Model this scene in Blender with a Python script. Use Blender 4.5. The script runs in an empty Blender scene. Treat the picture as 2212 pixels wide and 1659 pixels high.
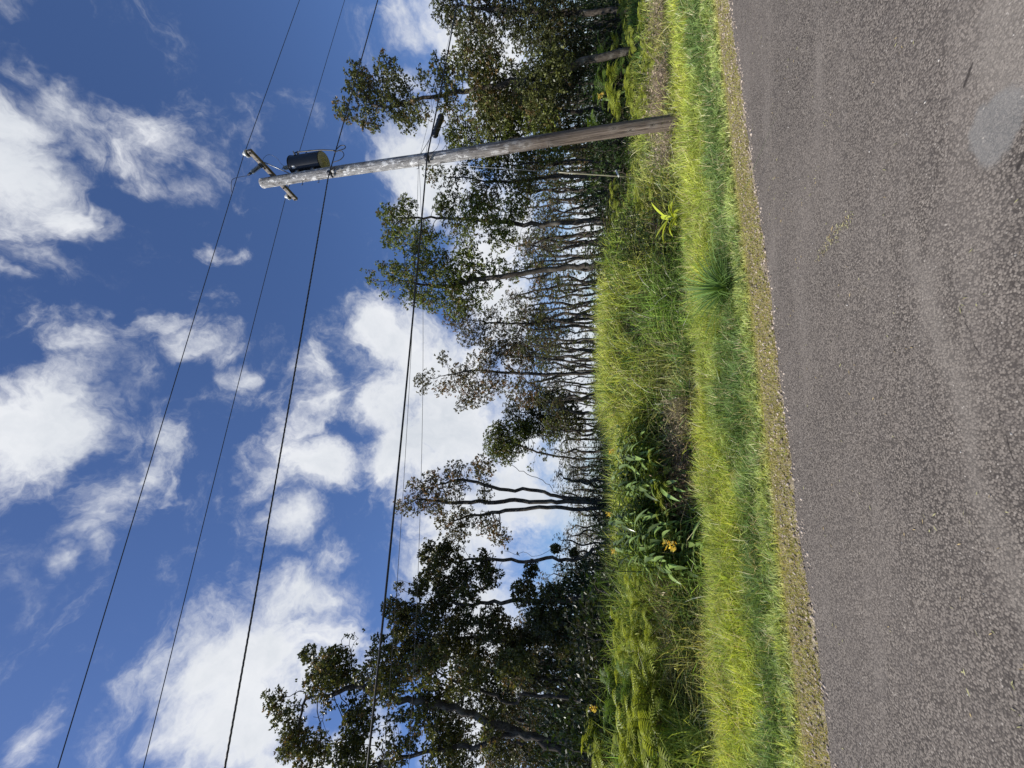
import bpy, math, random
import numpy as np
from mathutils import Vector, Matrix

# ------------------------------------------------------------------ camera
SC = bpy.context.scene
PITCH = math.radians(13.5)
F = 831.0                       # focal length in units of 1/2212 of the long side
CH = 1.6                        # eye height
cP, sP = math.cos(PITCH), math.sin(PITCH)
cam_d = bpy.data.cameras.new('camera')
cam_d.sensor_fit = 'HORIZONTAL'; cam_d.sensor_width = 36.0
cam_d.lens = F / 2212 * 36.0
cam_d.clip_start = 0.05; cam_d.clip_end = 5000
cam = bpy.data.objects.new('camera', cam_d)
SC.collection.objects.link(cam)
# the phone was held upright but the picture is stored on its side: world "up" points to image left
Uv = Vector((0, -sP, cP)); Rv = Vector((1, 0, 0)); Fv = Vector((0, cP, sP))
m = Matrix((( -Uv.x, Rv.x, -Fv.x, 0), (-Uv.y, Rv.y, -Fv.y, 0), (-Uv.z, Rv.z, -Fv.z, CH), (0, 0, 0, 1)))
cam.matrix_world = m
SC.camera = cam
SC.render.resolution_x = 1024; SC.render.resolution_y = 768

# ------------------------------------------------------------------ light
SUN_AZ = math.radians(-107)      # measured from +Y towards +X : to the left of the view
SUN_EL = math.radians(49)
SC.view_settings.view_transform = 'Standard'; SC.view_settings.look = 'None'
SC.view_settings.exposure = 0.12; SC.view_settings.gamma = 1.0
sd = Vector((math.sin(SUN_AZ) * math.cos(SUN_EL), math.cos(SUN_AZ) * math.cos(SUN_EL), math.sin(SUN_EL)))
sl = bpy.data.lights.new('sun', 'SUN'); sl.energy = 5.0; sl.angle = math.radians(0.5); sl.color = (1.0, 0.95, 0.87)
so = bpy.data.objects.new('sun', sl); SC.collection.objects.link(so)
so.rotation_euler = sd.to_track_quat('Z', 'Y').to_euler()

# ------------------------------------------------------------------ geometry of the view (used to find where things stand)
def ray(ix, iy):
    u = 829.5 - iy; v = 1106 - ix
    return np.array((u, F * cP - v * sP, F * sP + v * cP))
CAMP = np.array((0, 0, CH))
def P(ix, iy, Y):
    r = ray(ix, iy); return CAMP + r * (Y / r[1])
E0 = np.array((5.57, 6.13)); EV = np.array((.9444, .3287)); NV = np.array((-.3287, .9444))
def SD(x, y):
    return (x - E0[0]) * EV[0] + (y - E0[1]) * EV[1], (x - E0[0]) * NV[0] + (y - E0[1]) * NV[1]
def XY(s, d):
    return E0[0] + s * EV[0] + d * NV[0], E0[1] + s * EV[1] + d * NV[1]
def curve(s): return np.clip(-.045 * (s + 8.8), -1.2, .4)      # the asphalt edge swings slowly towards the viewer on the right
def XYc(s, d): return XY(s, d + curve(s))
def sstep(a, b, x):
    t = np.clip((x - a) / (b - a), 0, 1); return t * t * (3 - 2 * t)

# numpy value noise
_r = np.random.RandomState(7); _T = _r.rand(256, 256)
def vnoise(x, y, sc=1.0, off=0):
    x = np.asarray(x, float) * sc + off * 17.3 + 500; y = np.asarray(y, float) * sc + off * 9.1 + 500
    xi = np.floor(x).astype(int); yi = np.floor(y).astype(int); fx = x - xi; fy = y - yi
    fx = fx * fx * (3 - 2 * fx); fy = fy * fy * (3 - 2 * fy)
    a = _T[xi % 256, yi % 256]; b = _T[(xi + 1) % 256, yi % 256]; c = _T[xi % 256, (yi + 1) % 256]; d = _T[(xi + 1) % 256, (yi + 1) % 256]
    return (a * (1 - fx) + b * fx) * (1 - fy) + (c * (1 - fx) + d * fx) * fy
def fbm(x, y, sc=1.0, off=0, o=3):
    t = 0; a = .5; n = 0
    for k in range(o):
        t = t + a * vnoise(x, y, sc * 2 ** k, off + k); n += a; a *= .5
    return t / n
def ground_h(x, y):
    s, d = SD(x, y); d0 = d; d = d - curve(s)
    amp = .95 + .38 * sstep(-5.5, -3.5, s) * (1 - sstep(0, 1.2, s)) - .4 * sstep(.5, 2.5, s)
    h = amp * sstep(2.8, 5.8, d0) + .25 * sstep(6, 12, d) - .07 * sstep(.6, 1.2, d) * (1 - sstep(1.4, 2.0, d))
    h = h + (fbm(x, y, .8, 3) - .5) * .25 * sstep(2, 4, d) + (fbm(x, y, 1.5, 5) - .5) * .06 * sstep(.5, 1.2, d)
    return h
def at_col(iy, d, v=-200):
    """point of the ground at road distance d seen in picture row iy"""
    u = 829.5 - iy; k = u / (F * cP - v * sP)
    # x = k y ; solve SD d
    y = (d + NV[0] * E0[0] + NV[1] * E0[1]) / (NV[0] * k + NV[1])
    return k * y, y

# ------------------------------------------------------------------ node helpers
def newmat(name):
    mt = bpy.data.materials.new(name); mt.use_nodes = True
    nt = mt.node_tree; nt.nodes.clear(); return mt, nt
def N(nt, t, **kw):
    n = nt.nodes.new(t)
    for k, v in kw.items(): setattr(n, k, v)
    return n
def mth(nt, op, a, b=None, c=None):
    n = N(nt, 'ShaderNodeMath', operation=op)
    for i, q in enumerate((a, b, c)):
        if q is None: continue
        if isinstance(q, (int, float)): n.inputs[i].default_value = q
        else: nt.links.new(q, n.inputs[i])
    return n.outputs[0]
def mixc(nt, f, a, b, bt='MIX'):
    n = N(nt, 'ShaderNodeMix', data_type='RGBA', blend_type=bt)
    for i, q in ((0, f), (6, a), (7, b)):
        if isinstance(q, (int, float)): n.inputs[i].default_value = q
        elif isinstance(q, tuple): n.inputs[i].default_value = (*q, 1)
        else: nt.links.new(q, n.inputs[i])
    return n.outputs[2]
def mrange(nt, v, a, b, c=0.0, d=1.0, smooth=False):
    n = N(nt, 'ShaderNodeMapRange'); n.interpolation_type = 'SMOOTHSTEP' if smooth else 'LINEAR'
    nt.links.new(v, n.inputs[0])
    for i, q in enumerate((a, b, c, d)): n.inputs[i + 1].default_value = q
    return n.outputs[0]
def noise(nt, vec, sc, det=3, rough=.5, dist=0.0):
    n = N(nt, 'ShaderNodeTexNoise'); n.inputs['Scale'].default_value = sc; n.inputs['Detail'].default_value = det
    n.inputs['Roughness'].default_value = rough; n.inputs['Distortion'].default_value = dist
    if vec is not None: nt.links.new(vec, n.inputs['Vector'])
    return n
def mapping(nt, vec, scale=(1, 1, 1), loc=(0, 0, 0), rot=(0, 0, 0), typ='POINT'):
    n = N(nt, 'ShaderNodeMapping', vector_type=typ); nt.links.new(vec, n.inputs[0])
    n.inputs[1].default_value = loc; n.inputs[2].default_value = rot; n.inputs[3].default_value = scale
    return n.outputs[0]
def principled(nt, col, rough=.8, bump=None, bstr=.3, bdist=.01, metal=0, spec=.5):
    b = N(nt, 'ShaderNodeBsdfPrincipled'); o = N(nt, 'ShaderNodeOutputMaterial')
    nt.links.new(b.outputs[0], o.inputs[0])
    if isinstance(col, tuple): b.inputs['Base Color'].default_value = (*col, 1)
    else: nt.links.new(col, b.inputs['Base Color'])
    if isinstance(rough, (int, float)): b.inputs['Roughness'].default_value = rough
    else: nt.links.new(rough, b.inputs['Roughness'])
    b.inputs['Metallic'].default_value = metal; b.inputs['Specular IOR Level'].default_value = spec
    if bump is not None:
        bp = N(nt, 'ShaderNodeBump'); bp.inputs['Strength'].default_value = bstr; bp.inputs['Distance'].default_value = bdist
        nt.links.new(bump, bp.inputs['Height']); nt.links.new(bp.outputs[0], b.inputs['Normal'])
    return b

# ------------------------------------------------------------------ world: Nishita sky with clouds
W = bpy.data.worlds.new('World'); SC.world = W; W.use_nodes = True
nt = W.node_tree; nt.nodes.clear()
sky = N(nt, 'ShaderNodeTexSky', sky_type='NISHITA'); sky.sun_disc = False
sky.sun_elevation = SUN_EL; sky.sun_rotation = SUN_AZ; sky.air_density = 1.0; sky.dust_density = 0.4; sky.ozone_density = 2.0; sky.altitude = 300
tc = N(nt, 'ShaderNodeTexCoord'); gen = tc.outputs['Generated']
# (ix, iy, radius along ix, radius along iy, weight) of every cloud mass
CL = [(60, 400, 150, 110, 1.0), (170, 470, 90, 55, .95), (20, 290, 110, 110, .85), (110, 240, 90, 80, .62), (250, 330, 130, 60, .55),
      (330, 260, 90, 40, .5), (310, 390, 90, 35, .58), (20, 120, 60, 120, .45), (120, 560, 60, 50, .4), (30, 540, 50, 60, .5),
      (420, 400, 90, 35, .38), (480, 360, 60, 60, .32), (430, 545, 45, 30, .58), (510, 565, 55, 22, .45),
      (200, 730, 130, 60, .66), (340, 700, 100, 45, .6), (440, 730, 90, 40, .6), (525, 810, 50, 35, .6), (280, 650, 60, 40, .42), (150, 830, 90, 50, .5),
      (60, 940, 150, 110, 1.0), (170, 930, 60, 60, .6), (240, 1090, 100, 80, .58), (370, 980, 60, 45, .6), (300, 1050, 70, 50, .6), (150, 1205, 45, 45, .62), (250, 1180, 40, 80, .4),
      (680, 1000, 110, 80, .95), (640, 1120, 70, 60, .85), (600, 985, 50, 25, .5), (690, 800, 40, 50, .55), (730, 880, 50, 60, .6), (690, 1190, 60, 50, .6),
      (580, 1420, 190, 130, 1.0), (520, 1560, 140, 130, 1.05), (650, 1300, 130, 80, .75), (700, 1400, 110, 90, .8), (400, 1480, 60, 90, .48), (300, 1510, 60, 90, .38), (640, 1650, 200, 100, 1.05),
      (860, 720, 110, 90, 1.05), (860, 850, 90, 110, 1.0), (860, 970, 80, 75, 1.0), (980, 900, 110, 180, 1.1), (930, 790, 100, 100, 1.05),
      (880, 350, 60, 90, .85), (880, 440, 70, 60, .95), (960, 420, 80, 100, 1.0), (950, 260, 90, 90, .7), (890, 170, 60, 60, .58), (880, 50, 40, 80, .55), (980, 60, 60, 100, .9),
      (800, 480, 60, 30, .3), (50, 1590, 70, 70, .38), (1010, 1180, 120, 160, 1.0), (1050, 1450, 140, 250, 1.0), (760, 1540, 60, 60, .5), (240, 650, 0, 0, 0),
      (1080, 600, 90, 250, .95), (1080, 200, 90, 250, 1.0), (1090, 1000, 90, 250, .9), (1160, 1080, 60, 60, .8), (1245, 800, 60, 900, .72), (1215, 1190, 50, 60, .62)]
CL = [c for c in CL if c[2] > 0]
w1 = noise(nt, gen, 5.0, 5, .6); w2 = N(nt, 'ShaderNodeVectorMath', operation='SUBTRACT'); nt.links.new(w1.outputs['Color'], w2.inputs[0]); w2.inputs[1].default_value = (.5, .5, .5)
w3 = N(nt, 'ShaderNodeVectorMath', operation='SCALE'); nt.links.new(w2.outputs[0], w3.inputs[0]); w3.inputs['Scale'].default_value = .20
w4 = N(nt, 'ShaderNodeVectorMath', operation='ADD'); nt.links.new(w3.outputs[0], w4.inputs[0]); nt.links.new(gen, w4.inputs[1])
wv = w4.outputs[0]
acc = None
def unit(ix, iy):
    r = ray(ix, iy); return Vector(r / np.linalg.norm(r))
for ix, iy, rx, ry, wt in CL:
    c = unit(ix, iy); a = unit(ix + 10, iy) - c; b = unit(ix, iy + 10) - c
    la = a.length * rx / 10; lb = b.length * ry / 10
    X = a.normalized(); Y = (b - X * b.dot(X)).normalized(); Z = X.cross(Y)
    M3 = Matrix((X, Y, Z)).transposed()
    mp = mapping(nt, wv, scale=(la, lb, (la + lb) / 2), loc=c, rot=M3.to_euler(), typ='TEXTURE')
    ln = N(nt, 'ShaderNodeVectorMath', operation='LENGTH'); nt.links.new(mp, ln.inputs[0])
    v = mth(nt, 'MULTIPLY', mrange(nt, ln.outputs['Value'], 0, 1.8, 1.25, 0, True), wt)
    if acc is None: acc = v
    else:
        acc = mth(nt, 'SMOOTH_MAX', acc, v, .12)
n1 = noise(nt, wv, 6.5, 10, .66, .55).outputs[0]
n2 = noise(nt, gen, 26.0, 6, .65).outputs[0]
dens = mth(nt, 'ADD', acc, mth(nt, 'MULTIPLY', mth(nt, 'SUBTRACT', n1, .52), 2.3))
dens = mth(nt, 'ADD', dens, mth(nt, 'MULTIPLY', mth(nt, 'SUBTRACT', n2, .5), .5))
cov = mth(nt, 'POWER', mrange(nt, dens, .06, 1.08, 0, 1, True), 1.25)
n3 = noise(nt, mapping(nt, wv, loc=(.03, 0, -.02)), 4.5, 6, .6).outputs[0]
shade = mrange(nt, mth(nt, 'ADD', mth(nt, 'MULTIPLY', dens, -.28), n3), .0, .55, 0, 1)
ccol = mixc(nt, shade, (.66, .70, .76), (.97, .975, 1.0))
sepz = N(nt, 'ShaderNodeSeparateXYZ'); nt.links.new(gen, sepz.inputs[0])
skyc = mixc(nt, 1.0, sky.outputs[0], (.62, .74, 1.0), 'MULTIPLY')
bgs = N(nt, 'ShaderNodeBackground'); nt.links.new(skyc, bgs.inputs[0]); bgs.inputs[1].default_value = 0.112
bgc = N(nt, 'ShaderNodeBackground'); nt.links.new(ccol, bgc.inputs[0]); bgc.inputs[1].default_value = 0.93
mx = N(nt, 'ShaderNodeMixShader'); nt.links.new(cov, mx.inputs[0]); nt.links.new(bgs.outputs[0], mx.inputs[1]); nt.links.new(bgc.outputs[0], mx.inputs[2])
wo = N(nt, 'ShaderNodeOutputWorld'); nt.links.new(mx.outputs[0], wo.inputs[0])
W.cycles.sampling_method = 'MANUAL'; W.cycles.sample_map_resolution = 512

# ------------------------------------------------------------------ mesh helpers
COL = SC.collection
def mesh_np(name, V, faces, mat, cols=None, smooth=False):
    """faces: list of int arrays (each (n,k)) ; cols per vertex (N,3)"""
    V = np.asarray(V, np.float32)
    faces = [np.asarray(f, np.int32) for f in (faces if isinstance(faces, list) else [faces]) if len(f)]
    me = bpy.data.meshes.new(name); me.vertices.add(len(V)); me.vertices.foreach_set('co', V.ravel())
    tot = sum(f.size for f in faces); np_ = sum(len(f) for f in faces)
    me.loops.add(tot); me.loops.foreach_set('vertex_index', np.concatenate([f.ravel() for f in faces]))
    ls = []; o = 0
    for f in faces:
        ls.append(o + np.arange(len(f)) * f.shape[1]); o += f.size
    me.polygons.add(np_); me.polygons.foreach_set('loop_start', np.concatenate(ls).astype(np.int32))
    if smooth: me.polygons.foreach_set('use_smooth', np.ones(np_, bool))
    me.update(calc_edges=True)
    if cols is not None:
        ca = me.color_attributes.new('col', 'FLOAT_COLOR', 'POINT')
        c4 = np.ones((len(V), 4), np.float32); c4[:, :3] = cols; ca.data.foreach_set('color', c4.ravel())
    if mat: me.materials.append(mat)
    return me
def obj(name, me, parent=None, loc=(0, 0, 0), **props):
    o = bpy.data.objects.new(name, me); COL.objects.link(o); o.location = loc
    if parent is not None: o.parent = parent
    for k, v in props.items(): o[k] = v
    return o
class MB:
    def __init__(s): s.v = []; s.f = {}; s.n = 0; s.c = []
    def add(s, V, Fs, col=None):
        V = np.asarray(V, float); s.v.append(V)
        for f in Fs:
            f = np.asarray(f, int)
            if f.ndim == 1: f = f[None]
            s.f.setdefault(f.shape[1], []).append(f + s.n)
        s.c.append(np.tile(np.asarray(col if col is not None else (1, 1, 1), float), (len(V), 1)))
        s.n += len(V)
    def tube(s, pts, rad, k=6, cap=True, col=None):
        pts = np.asarray(pts, float); n = len(pts)
        rad = np.full(n, rad, float) if np.isscalar(rad) else np.asarray(rad, float)
        t = np.gradient(pts, axis=0); t /= np.linalg.norm(t, axis=1)[:, None] + 1e-9
        up = np.array((0, 0, 1.0)) if abs(t[0][2]) < .9 else np.array((1.0, 0, 0))
        a = np.cross(t[0], up); a /= np.linalg.norm(a)
        A = np.zeros((n, 3))
        for i in range(n):
            a = a - t[i] * a.dot(t[i]); a /= np.linalg.norm(a) + 1e-9; A[i] = a
        B = np.cross(t, A); th = np.arange(k) * 2 * math.pi / k
        V = pts[:, None] + rad[:, None, None] * (A[:, None] * np.cos(th)[None, :, None] + B[:, None] * np.sin(th)[None, :, None])
        i = np.arange(n - 1)[:, None] * k; j = np.arange(k)[None]; j2 = (j + 1) % k
        q = np.stack([i + j, i + j2, i + k + j2, i + k + j], -1).reshape(-1, 4)
        fs = [q]
        if cap: fs += [np.arange(k)[::-1], (n - 1) * k + np.arange(k)]
        s.add(V.reshape(-1, 3), fs, col)
    def lathe(s, org, axis, prof, k=24, col=None):
        """prof: list of (dist along axis, radius)"""
        ax = np.asarray(axis, float); ax /= np.linalg.norm(ax); org = np.asarray(org, float)
        up = np.array((0, 0, 1.0)) if abs(ax[2]) < .9 else np.array((1.0, 0, 0))
        a = np.cross(ax, up); a /= np.linalg.norm(a); b = np.cross(ax, a)
        th = np.arange(k) * 2 * math.pi / k; V = []
        for h, r in prof: V.append(org + ax * h + r * (a * np.cos(th)[:, None] + b * np.sin(th)[:, None]))
        n = len(prof); i = np.arange(n - 1)[:, None] * k; j = np.arange(k)[None]; j2 = (j + 1) % k
        q = np.stack([i + j, i + j2, i + k + j2, i + k + j], -1).reshape(-1, 4)
        s.add(np.concatenate(V), [q, np.arange(k)[::-1], (n - 1) * k + np.arange(k)], col)
    def box(s, c, ax, ay, az, col=None, ch=0.0):
        """centre and three half-extent vectors, optional chamfer"""
        c, ax, ay, az = [np.asarray(q, float) for q in (c, ax, ay, az)]
        V = [c + i * ax + j * ay + k * az for i in (-1, 1) for j in (-1, 1) for k in (-1, 1)]
        s.add(V, [(0, 1, 3, 2), (4, 6, 7, 5), (0, 4, 5, 1), (2, 3, 7, 6), (0, 2, 6, 4), (1, 5, 7, 3)], col)
    def build(s, name, mat, parent=None, smooth=False, cols=False, **props):
        me = mesh_np(name, np.concatenate(s.v), [np.concatenate(f) for f in s.f.values()], mat, np.concatenate(s.c) if cols else None, smooth)
        return obj(name, me, parent, **props)
def bevel(o, w, seg=2):
    b = o.modifiers.new('bevel', 'BEVEL'); b.width = w; b.segments = seg; b.limit_method = 'ANGLE'

# ------------------------------------------------------------------ materials
def attr_leaf(name, rough=.55, trans=.35, tint=(1.25, 1.15, .6), spec=.4, var=0.0):
    mt, nt = newmat(name); a = N(nt, 'ShaderNodeAttribute', attribute_name='col')
    col = a.outputs['Color']
    b = N(nt, 'ShaderNodeBsdfPrincipled'); nt.links.new(col, b.inputs['Base Color']); b.inputs['Roughness'].default_value = rough
    b.inputs['Specular IOR Level'].default_value = spec
    t = N(nt, 'ShaderNodeBsdfTranslucent'); nt.links.new(mixc(nt, 1.0, col, tint, 'MULTIPLY'), t.inputs[0])
    x = N(nt, 'ShaderNodeMixShader'); x.inputs[0].default_value = trans
    nt.links.new(b.outputs[0], x.inputs[1]); nt.links.new(t.outputs[0], x.inputs[2])
    o = N(nt, 'ShaderNodeOutputMaterial'); nt.links.new(x.outputs[0], o.inputs[0]); return mt
M_GRASS = attr_leaf('grass_blade', .6, .4)
M_LEAF = attr_leaf('tree_leaf', .42, .25)
M_FERN = attr_leaf('fern_leaf', .5, .4)
M_DRY = attr_leaf('dry_leaf', .8, .2, (1, 1, 1))

def m_plain(name, col, rough=.6, metal=0, var=.25, sc=20, bump=.0):
    mt, nt = newmat(name); tc = N(nt, 'ShaderNodeTexCoord')
    n = noise(nt, tc.outputs['Object'], sc, 5, .6)
    c = mixc(nt, mrange(nt, n.outputs[0], .3, .7), tuple(q * (1 - var) for q in col), tuple(min(1, q * (1 + var)) for q in col))
    principled(nt, c, rough, n.outputs[0] if bump else None, bump, .01, metal); return mt
M_BARK = None
def m_bark():
    mt, nt = newmat('bark'); tc = N(nt, 'ShaderNodeTexCoord'); v = tc.outputs['Object']
    n = noise(nt, mapping(nt, v, scale=(14, 14, 3.5)), 1.6, 6, .65); n2 = noise(nt, v, 3.1, 4, .6)
    c = mixc(nt, mrange(nt, n.outputs[0], .35, .65), (.022, .018, .014), (.095, .08, .066))
    c = mixc(nt, mrange(nt, n2.outputs[0], .5, .68), c, (.15, .14, .12))
    principled(nt, c, .9, n.outputs[0], .8, .03, 0, .2); return mt
M_BARK = m_bark()

def m_asphalt():
    mt, nt = newmat('asphalt'); tc = N(nt, 'ShaderNodeTexCoord'); P0 = tc.outputs['Object']
    big = noise(nt, P0, .9, 4, .55).outputs[0]
    mid = noise(nt, P0, 6.0, 4, .6).outputs[0]
    wn = noise(nt, P0, 30, 2, .5)
    vo = N(nt, 'ShaderNodeTexVoronoi', feature='F1'); nt.links.new(mapping(nt, P0, scale=(1, 1, 1)), vo.inputs['Vector']); vo.inputs['Scale'].default_value = 100
    ve = N(nt, 'ShaderNodeTexVoronoi', feature='F1'); nt.links.new(P0, ve.inputs['Vector']); ve.inputs['Scale'].default_value = 150
    sp = N(nt, 'ShaderNodeSeparateColor'); nt.links.new(vo.outputs['Color'], sp.inputs[0])
    sp2 = N(nt, 'ShaderNodeSeparateColor'); nt.links.new(ve.outputs['Color'], sp2.inputs[0])
    stone = mixc(nt, mrange(nt, sp.outputs[0], 0, 1), (.105, .090, .076), (.31, .272, .230))
    stone = mixc(nt, mrange(nt, sp2.outputs[1], .0, 1), mixc(nt, 1.0, stone, (.75, .73, .72), 'MULTIPLY'), stone)
    gap = mrange(nt, vo.outputs['Distance'], .42, .74, 0, 1, True)
    # road frame coordinates, x = along, y = across
    rd = mapping(nt, P0, rot=(0, 0, -math.atan2(EV[1], EV[0])))
    sx = N(nt, 'ShaderNodeSeparateXYZ'); nt.links.new(rd, sx.inputs[0])
    d0 = -E0[0] * math.sin(math.atan2(EV[1], EV[0])) + E0[1] * math.cos(math.atan2(EV[1], EV[0]))
    s0 = E0[0] * EV[0] + E0[1] * EV[1]
    wob = mth(nt, 'MULTIPLY', mth(nt, 'SUBTRACT', noise(nt, P0, 2.2, 4, .6).outputs[0], .5), .30)
    dd = mth(nt, 'ADD', mth(nt, 'ADD', mth(nt, 'SUBTRACT', sx.outputs[1], d0), wob), mth(nt, 'MULTIPLY', mth(nt, 'SUBTRACT', noise(nt, P0, 14, 4, .7).outputs[0], .5), .10))
    # worn smooth strip along the lane
    strip = mth(nt, 'MULTIPLY', mrange(nt, mth(nt, 'ABSOLUTE', mth(nt, 'ADD', dd, 1.86)), .0, .10, 1, 0, True), mth(nt, 'MULTIPLY', mrange(nt, sx.outputs[0], s0 - 6.0, s0 - 5.5, .42, 0, True), mrange(nt, sx.outputs[0], s0 - 8.6, s0 - 7.6, 0, 1, True)))
    # coarse, darker lane towards the viewer
    coarse = mrange(nt, dd, -2.3, -1.9, 1, 0, True)
    ss = mth(nt, 'ADD', sx.outputs[0], mth(nt, 'MULTIPLY', wob, 1.5))
    # repaired smooth patches (dist from centre)
    def blob(s, d, rs, rdd, soft=.25):
        a = mth(nt, 'DIVIDE', mth(nt, 'SUBTRACT', ss, s + s0), rs); b = mth(nt, 'DIVIDE', mth(nt, 'SUBTRACT', dd, d), rdd)
        l = mth(nt, 'SQRT', mth(nt, 'ADD', mth(nt, 'MULTIPLY', a, a), mth(nt, 'MULTIPLY', b, b)))
        return mrange(nt, l, 1 - soft, 1 + soft, 1, 0, True)
    pg = blob(-5.60, -2.40, .15, .13, .15); pt = blob(-5.32, -2.72, .40, .34, .12); pu = blob(-5.05, -2.12, .12, .10, .5)
    smooth = mth(nt, 'MAXIMUM', mth(nt, 'MAXIMUM', pg, pt), strip)
    base = mixc(nt, mth(nt, 'MULTIPLY', gap, .92), stone, (.030, .025, .022))
    base = mixc(nt, mth(nt, 'MULTIPLY', coarse, .25), base, mixc(nt, 1.0, base, (1.15, 1.15, 1.15), 'MULTIPLY'))
    base = mixc(nt, mrange(nt, big, .35, .65, 0, .25), base, (.215, .185, .158))
    base = mixc(nt, mrange(nt, mid, .35, .7, .3, 0), base, (.095, .083, .075))
    base = mixc(nt, mrange(nt, noise(nt, mapping(nt, P0, scale=(.35, 1.6, 1), rot=(0, 0, -.335)), 1.0, 4, .6).outputs[0], .52, .66, 0, .28), base, (.25, .22, .19))
    fine = noise(nt, P0, 220, 2, .6).outputs[0]
    psm = mixc(nt, mrange(nt, fine, .35, .65), (.13, .13, .125), (.26, .255, .24)); ptn = mixc(nt, mrange(nt, fine, .35, .65), (.17, .15, .13), (.38, .34, .29))
    base = mixc(nt, mth(nt, 'MULTIPLY', strip, .6), base, ptn)
    base = mixc(nt, mth(nt, 'MULTIPLY', pt, .45), base, ptn)
    base = mixc(nt, mth(nt, 'MULTIPLY', pg, .6), base, psm)
    # hairline cracks
    cw = N(nt, 'ShaderNodeTexVoronoi', feature='DISTANCE_TO_EDGE'); cw.inputs['Scale'].default_value = 1.1
    cv = N(nt, 'ShaderNodeVectorMath', operation='ADD'); cs = N(nt, 'ShaderNodeVectorMath', operation='SCALE'); cs.inputs['Scale'].default_value = .35
    nt.links.new(noise(nt, P0, 3.5, 6, .7).outputs['Color'], cs.inputs[0]); nt.links.new(cs.outputs[0], cv.inputs[0]); nt.links.new(P0, cv.inputs[1]); nt.links.new(cv.outputs[0], cw.inputs['Vector'])
    crack = mth(nt, 'MULTIPLY', mrange(nt, cw.outputs['Distance'], .0, .006, 1, 0), mrange(nt, noise(nt, P0, 1.3, 2).outputs[0], .5, .62))
    crack = mth(nt, 'MULTIPLY', crack, mrange(nt, dd, -1.9, -1.5, 1, 0))
    def seg(sa, da, sb, db, w):
        lx, ly = sb - sa, db - da; L2 = lx * lx + ly * ly; px = mth(nt, 'SUBTRACT', ssc, sa + s0); py = mth(nt, 'SUBTRACT', dd2, da)
        t = mth(nt, 'DIVIDE', mth(nt, 'ADD', mth(nt, 'MULTIPLY', px, lx), mth(nt, 'MULTIPLY', py, ly)), L2); t.node.use_clamp = True
        qx = mth(nt, 'SUBTRACT', px, mth(nt, 'MULTIPLY', t, lx)); qy = mth(nt, 'SUBTRACT', py, mth(nt, 'MULTIPLY', t, ly))
        return mrange(nt, mth(nt, 'SQRT', mth(nt, 'ADD', mth(nt, 'MULTIPLY', qx, qx), mth(nt, 'MULTIPLY', qy, qy))), w * .5, w, 1, 0)
    dd2 = mth(nt, 'ADD', mth(nt, 'SUBTRACT', sx.outputs[1], d0), mth(nt, 'MULTIPLY', mth(nt, 'SUBTRACT', noise(nt, P0, 22, 5, .7).outputs[0], .5), .045))
    ssc = sx.outputs[0]
    cr2 = mth(nt, 'MAXIMUM', mth(nt, 'MAXIMUM', seg(-5.24, -2.41, -5.29, -2.35, .009), seg(-5.84, -2.40, -5.75, -2.52, .010)), mth(nt, 'MULTIPLY', mth(nt, 'MAXIMUM', seg(-6.05, -2.0, -6.5, -2.02, .004), seg(-6.6, -2.03, -7.3, -2.0, .004)), mrange(nt, noise(nt, P0, 9, 2).outputs[0], .45, .6)))
    crack = mth(nt, 'MAXIMUM', crack, cr2)
    speck = N(nt, 'ShaderNodeTexVoronoi'); nt.links.new(P0, speck.inputs['Vector']); speck.inputs['Scale'].default_value = 38
    edge = mth(nt, 'MULTIPLY', mrange(nt, speck.outputs['Distance'], .12, .18, 1, 0), mrange(nt, noise(nt, P0, 11, 3).outputs[0], .52, .6, 0, .8))
    base = mixc(nt, edge, base, (.42, .38, .33))
    base = mixc(nt, mth(nt, 'MULTIPLY', crack, .85), base, (.03, .025, .022))
    hgt = mth(nt, 'MULTIPLY', mth(nt, 'SUBTRACT', 1.0, gap), mth(nt, 'SUBTRACT', 1.0, mth(nt, 'MULTIPLY', smooth, .5)))
    hgt = mth(nt, 'ADD', hgt, mth(nt, 'MULTIPLY', sp.outputs[0], .35))
    principled(nt, base, .85, hgt, .32, .004, 0, .3)
    return mt
def m_ground():
    mt, nt = newmat('soil'); tc = N(nt, 'ShaderNodeTexCoord'); P0 = tc.outputs['Object']
    n = noise(nt, P0, 7, 6, .65).outputs[0]; f = noise(nt, P0, 60, 4, .7).outputs[0]
    c = mixc(nt, mrange(nt, n, .35, .65), (.055, .045, .025), (.11, .10, .05)); c = mixc(nt, mrange(nt, f, .3, .7, 0, .5), c, (.035, .045, .02))
    principled(nt, c, .95, f, .6, .03, 0, .1); return mt
def m_gravel():
    mt, nt = newmat('roadside_gravel'); tc = N(nt, 'ShaderNodeTexCoord'); P0 = tc.outputs['Object']
    vo = N(nt, 'ShaderNodeTexVoronoi'); nt.links.new(P0, vo.inputs['Vector']); vo.inputs['Scale'].default_value = 60
    sp = N(nt, 'ShaderNodeSeparateColor'); nt.links.new(vo.outputs['Color'], sp.inputs[0])
    c = mixc(nt, sp.outputs[0], (.16, .125, .09), (.48, .40, .31)); c = mixc(nt, mrange(nt, vo.outputs['Distance'], .4, .8), c, (.04, .032, .025))
    n = noise(nt, P0, 5, 5, .6).outputs[0]; c = mixc(nt, mrange(nt, n, .40, .58, 0, .85), c, (.34, .29, .20))
    principled(nt, c, .9, mth(nt, 'SUBTRACT', 1.0, vo.outputs['Distance']), .8, .01, 0, .2); return mt

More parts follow.
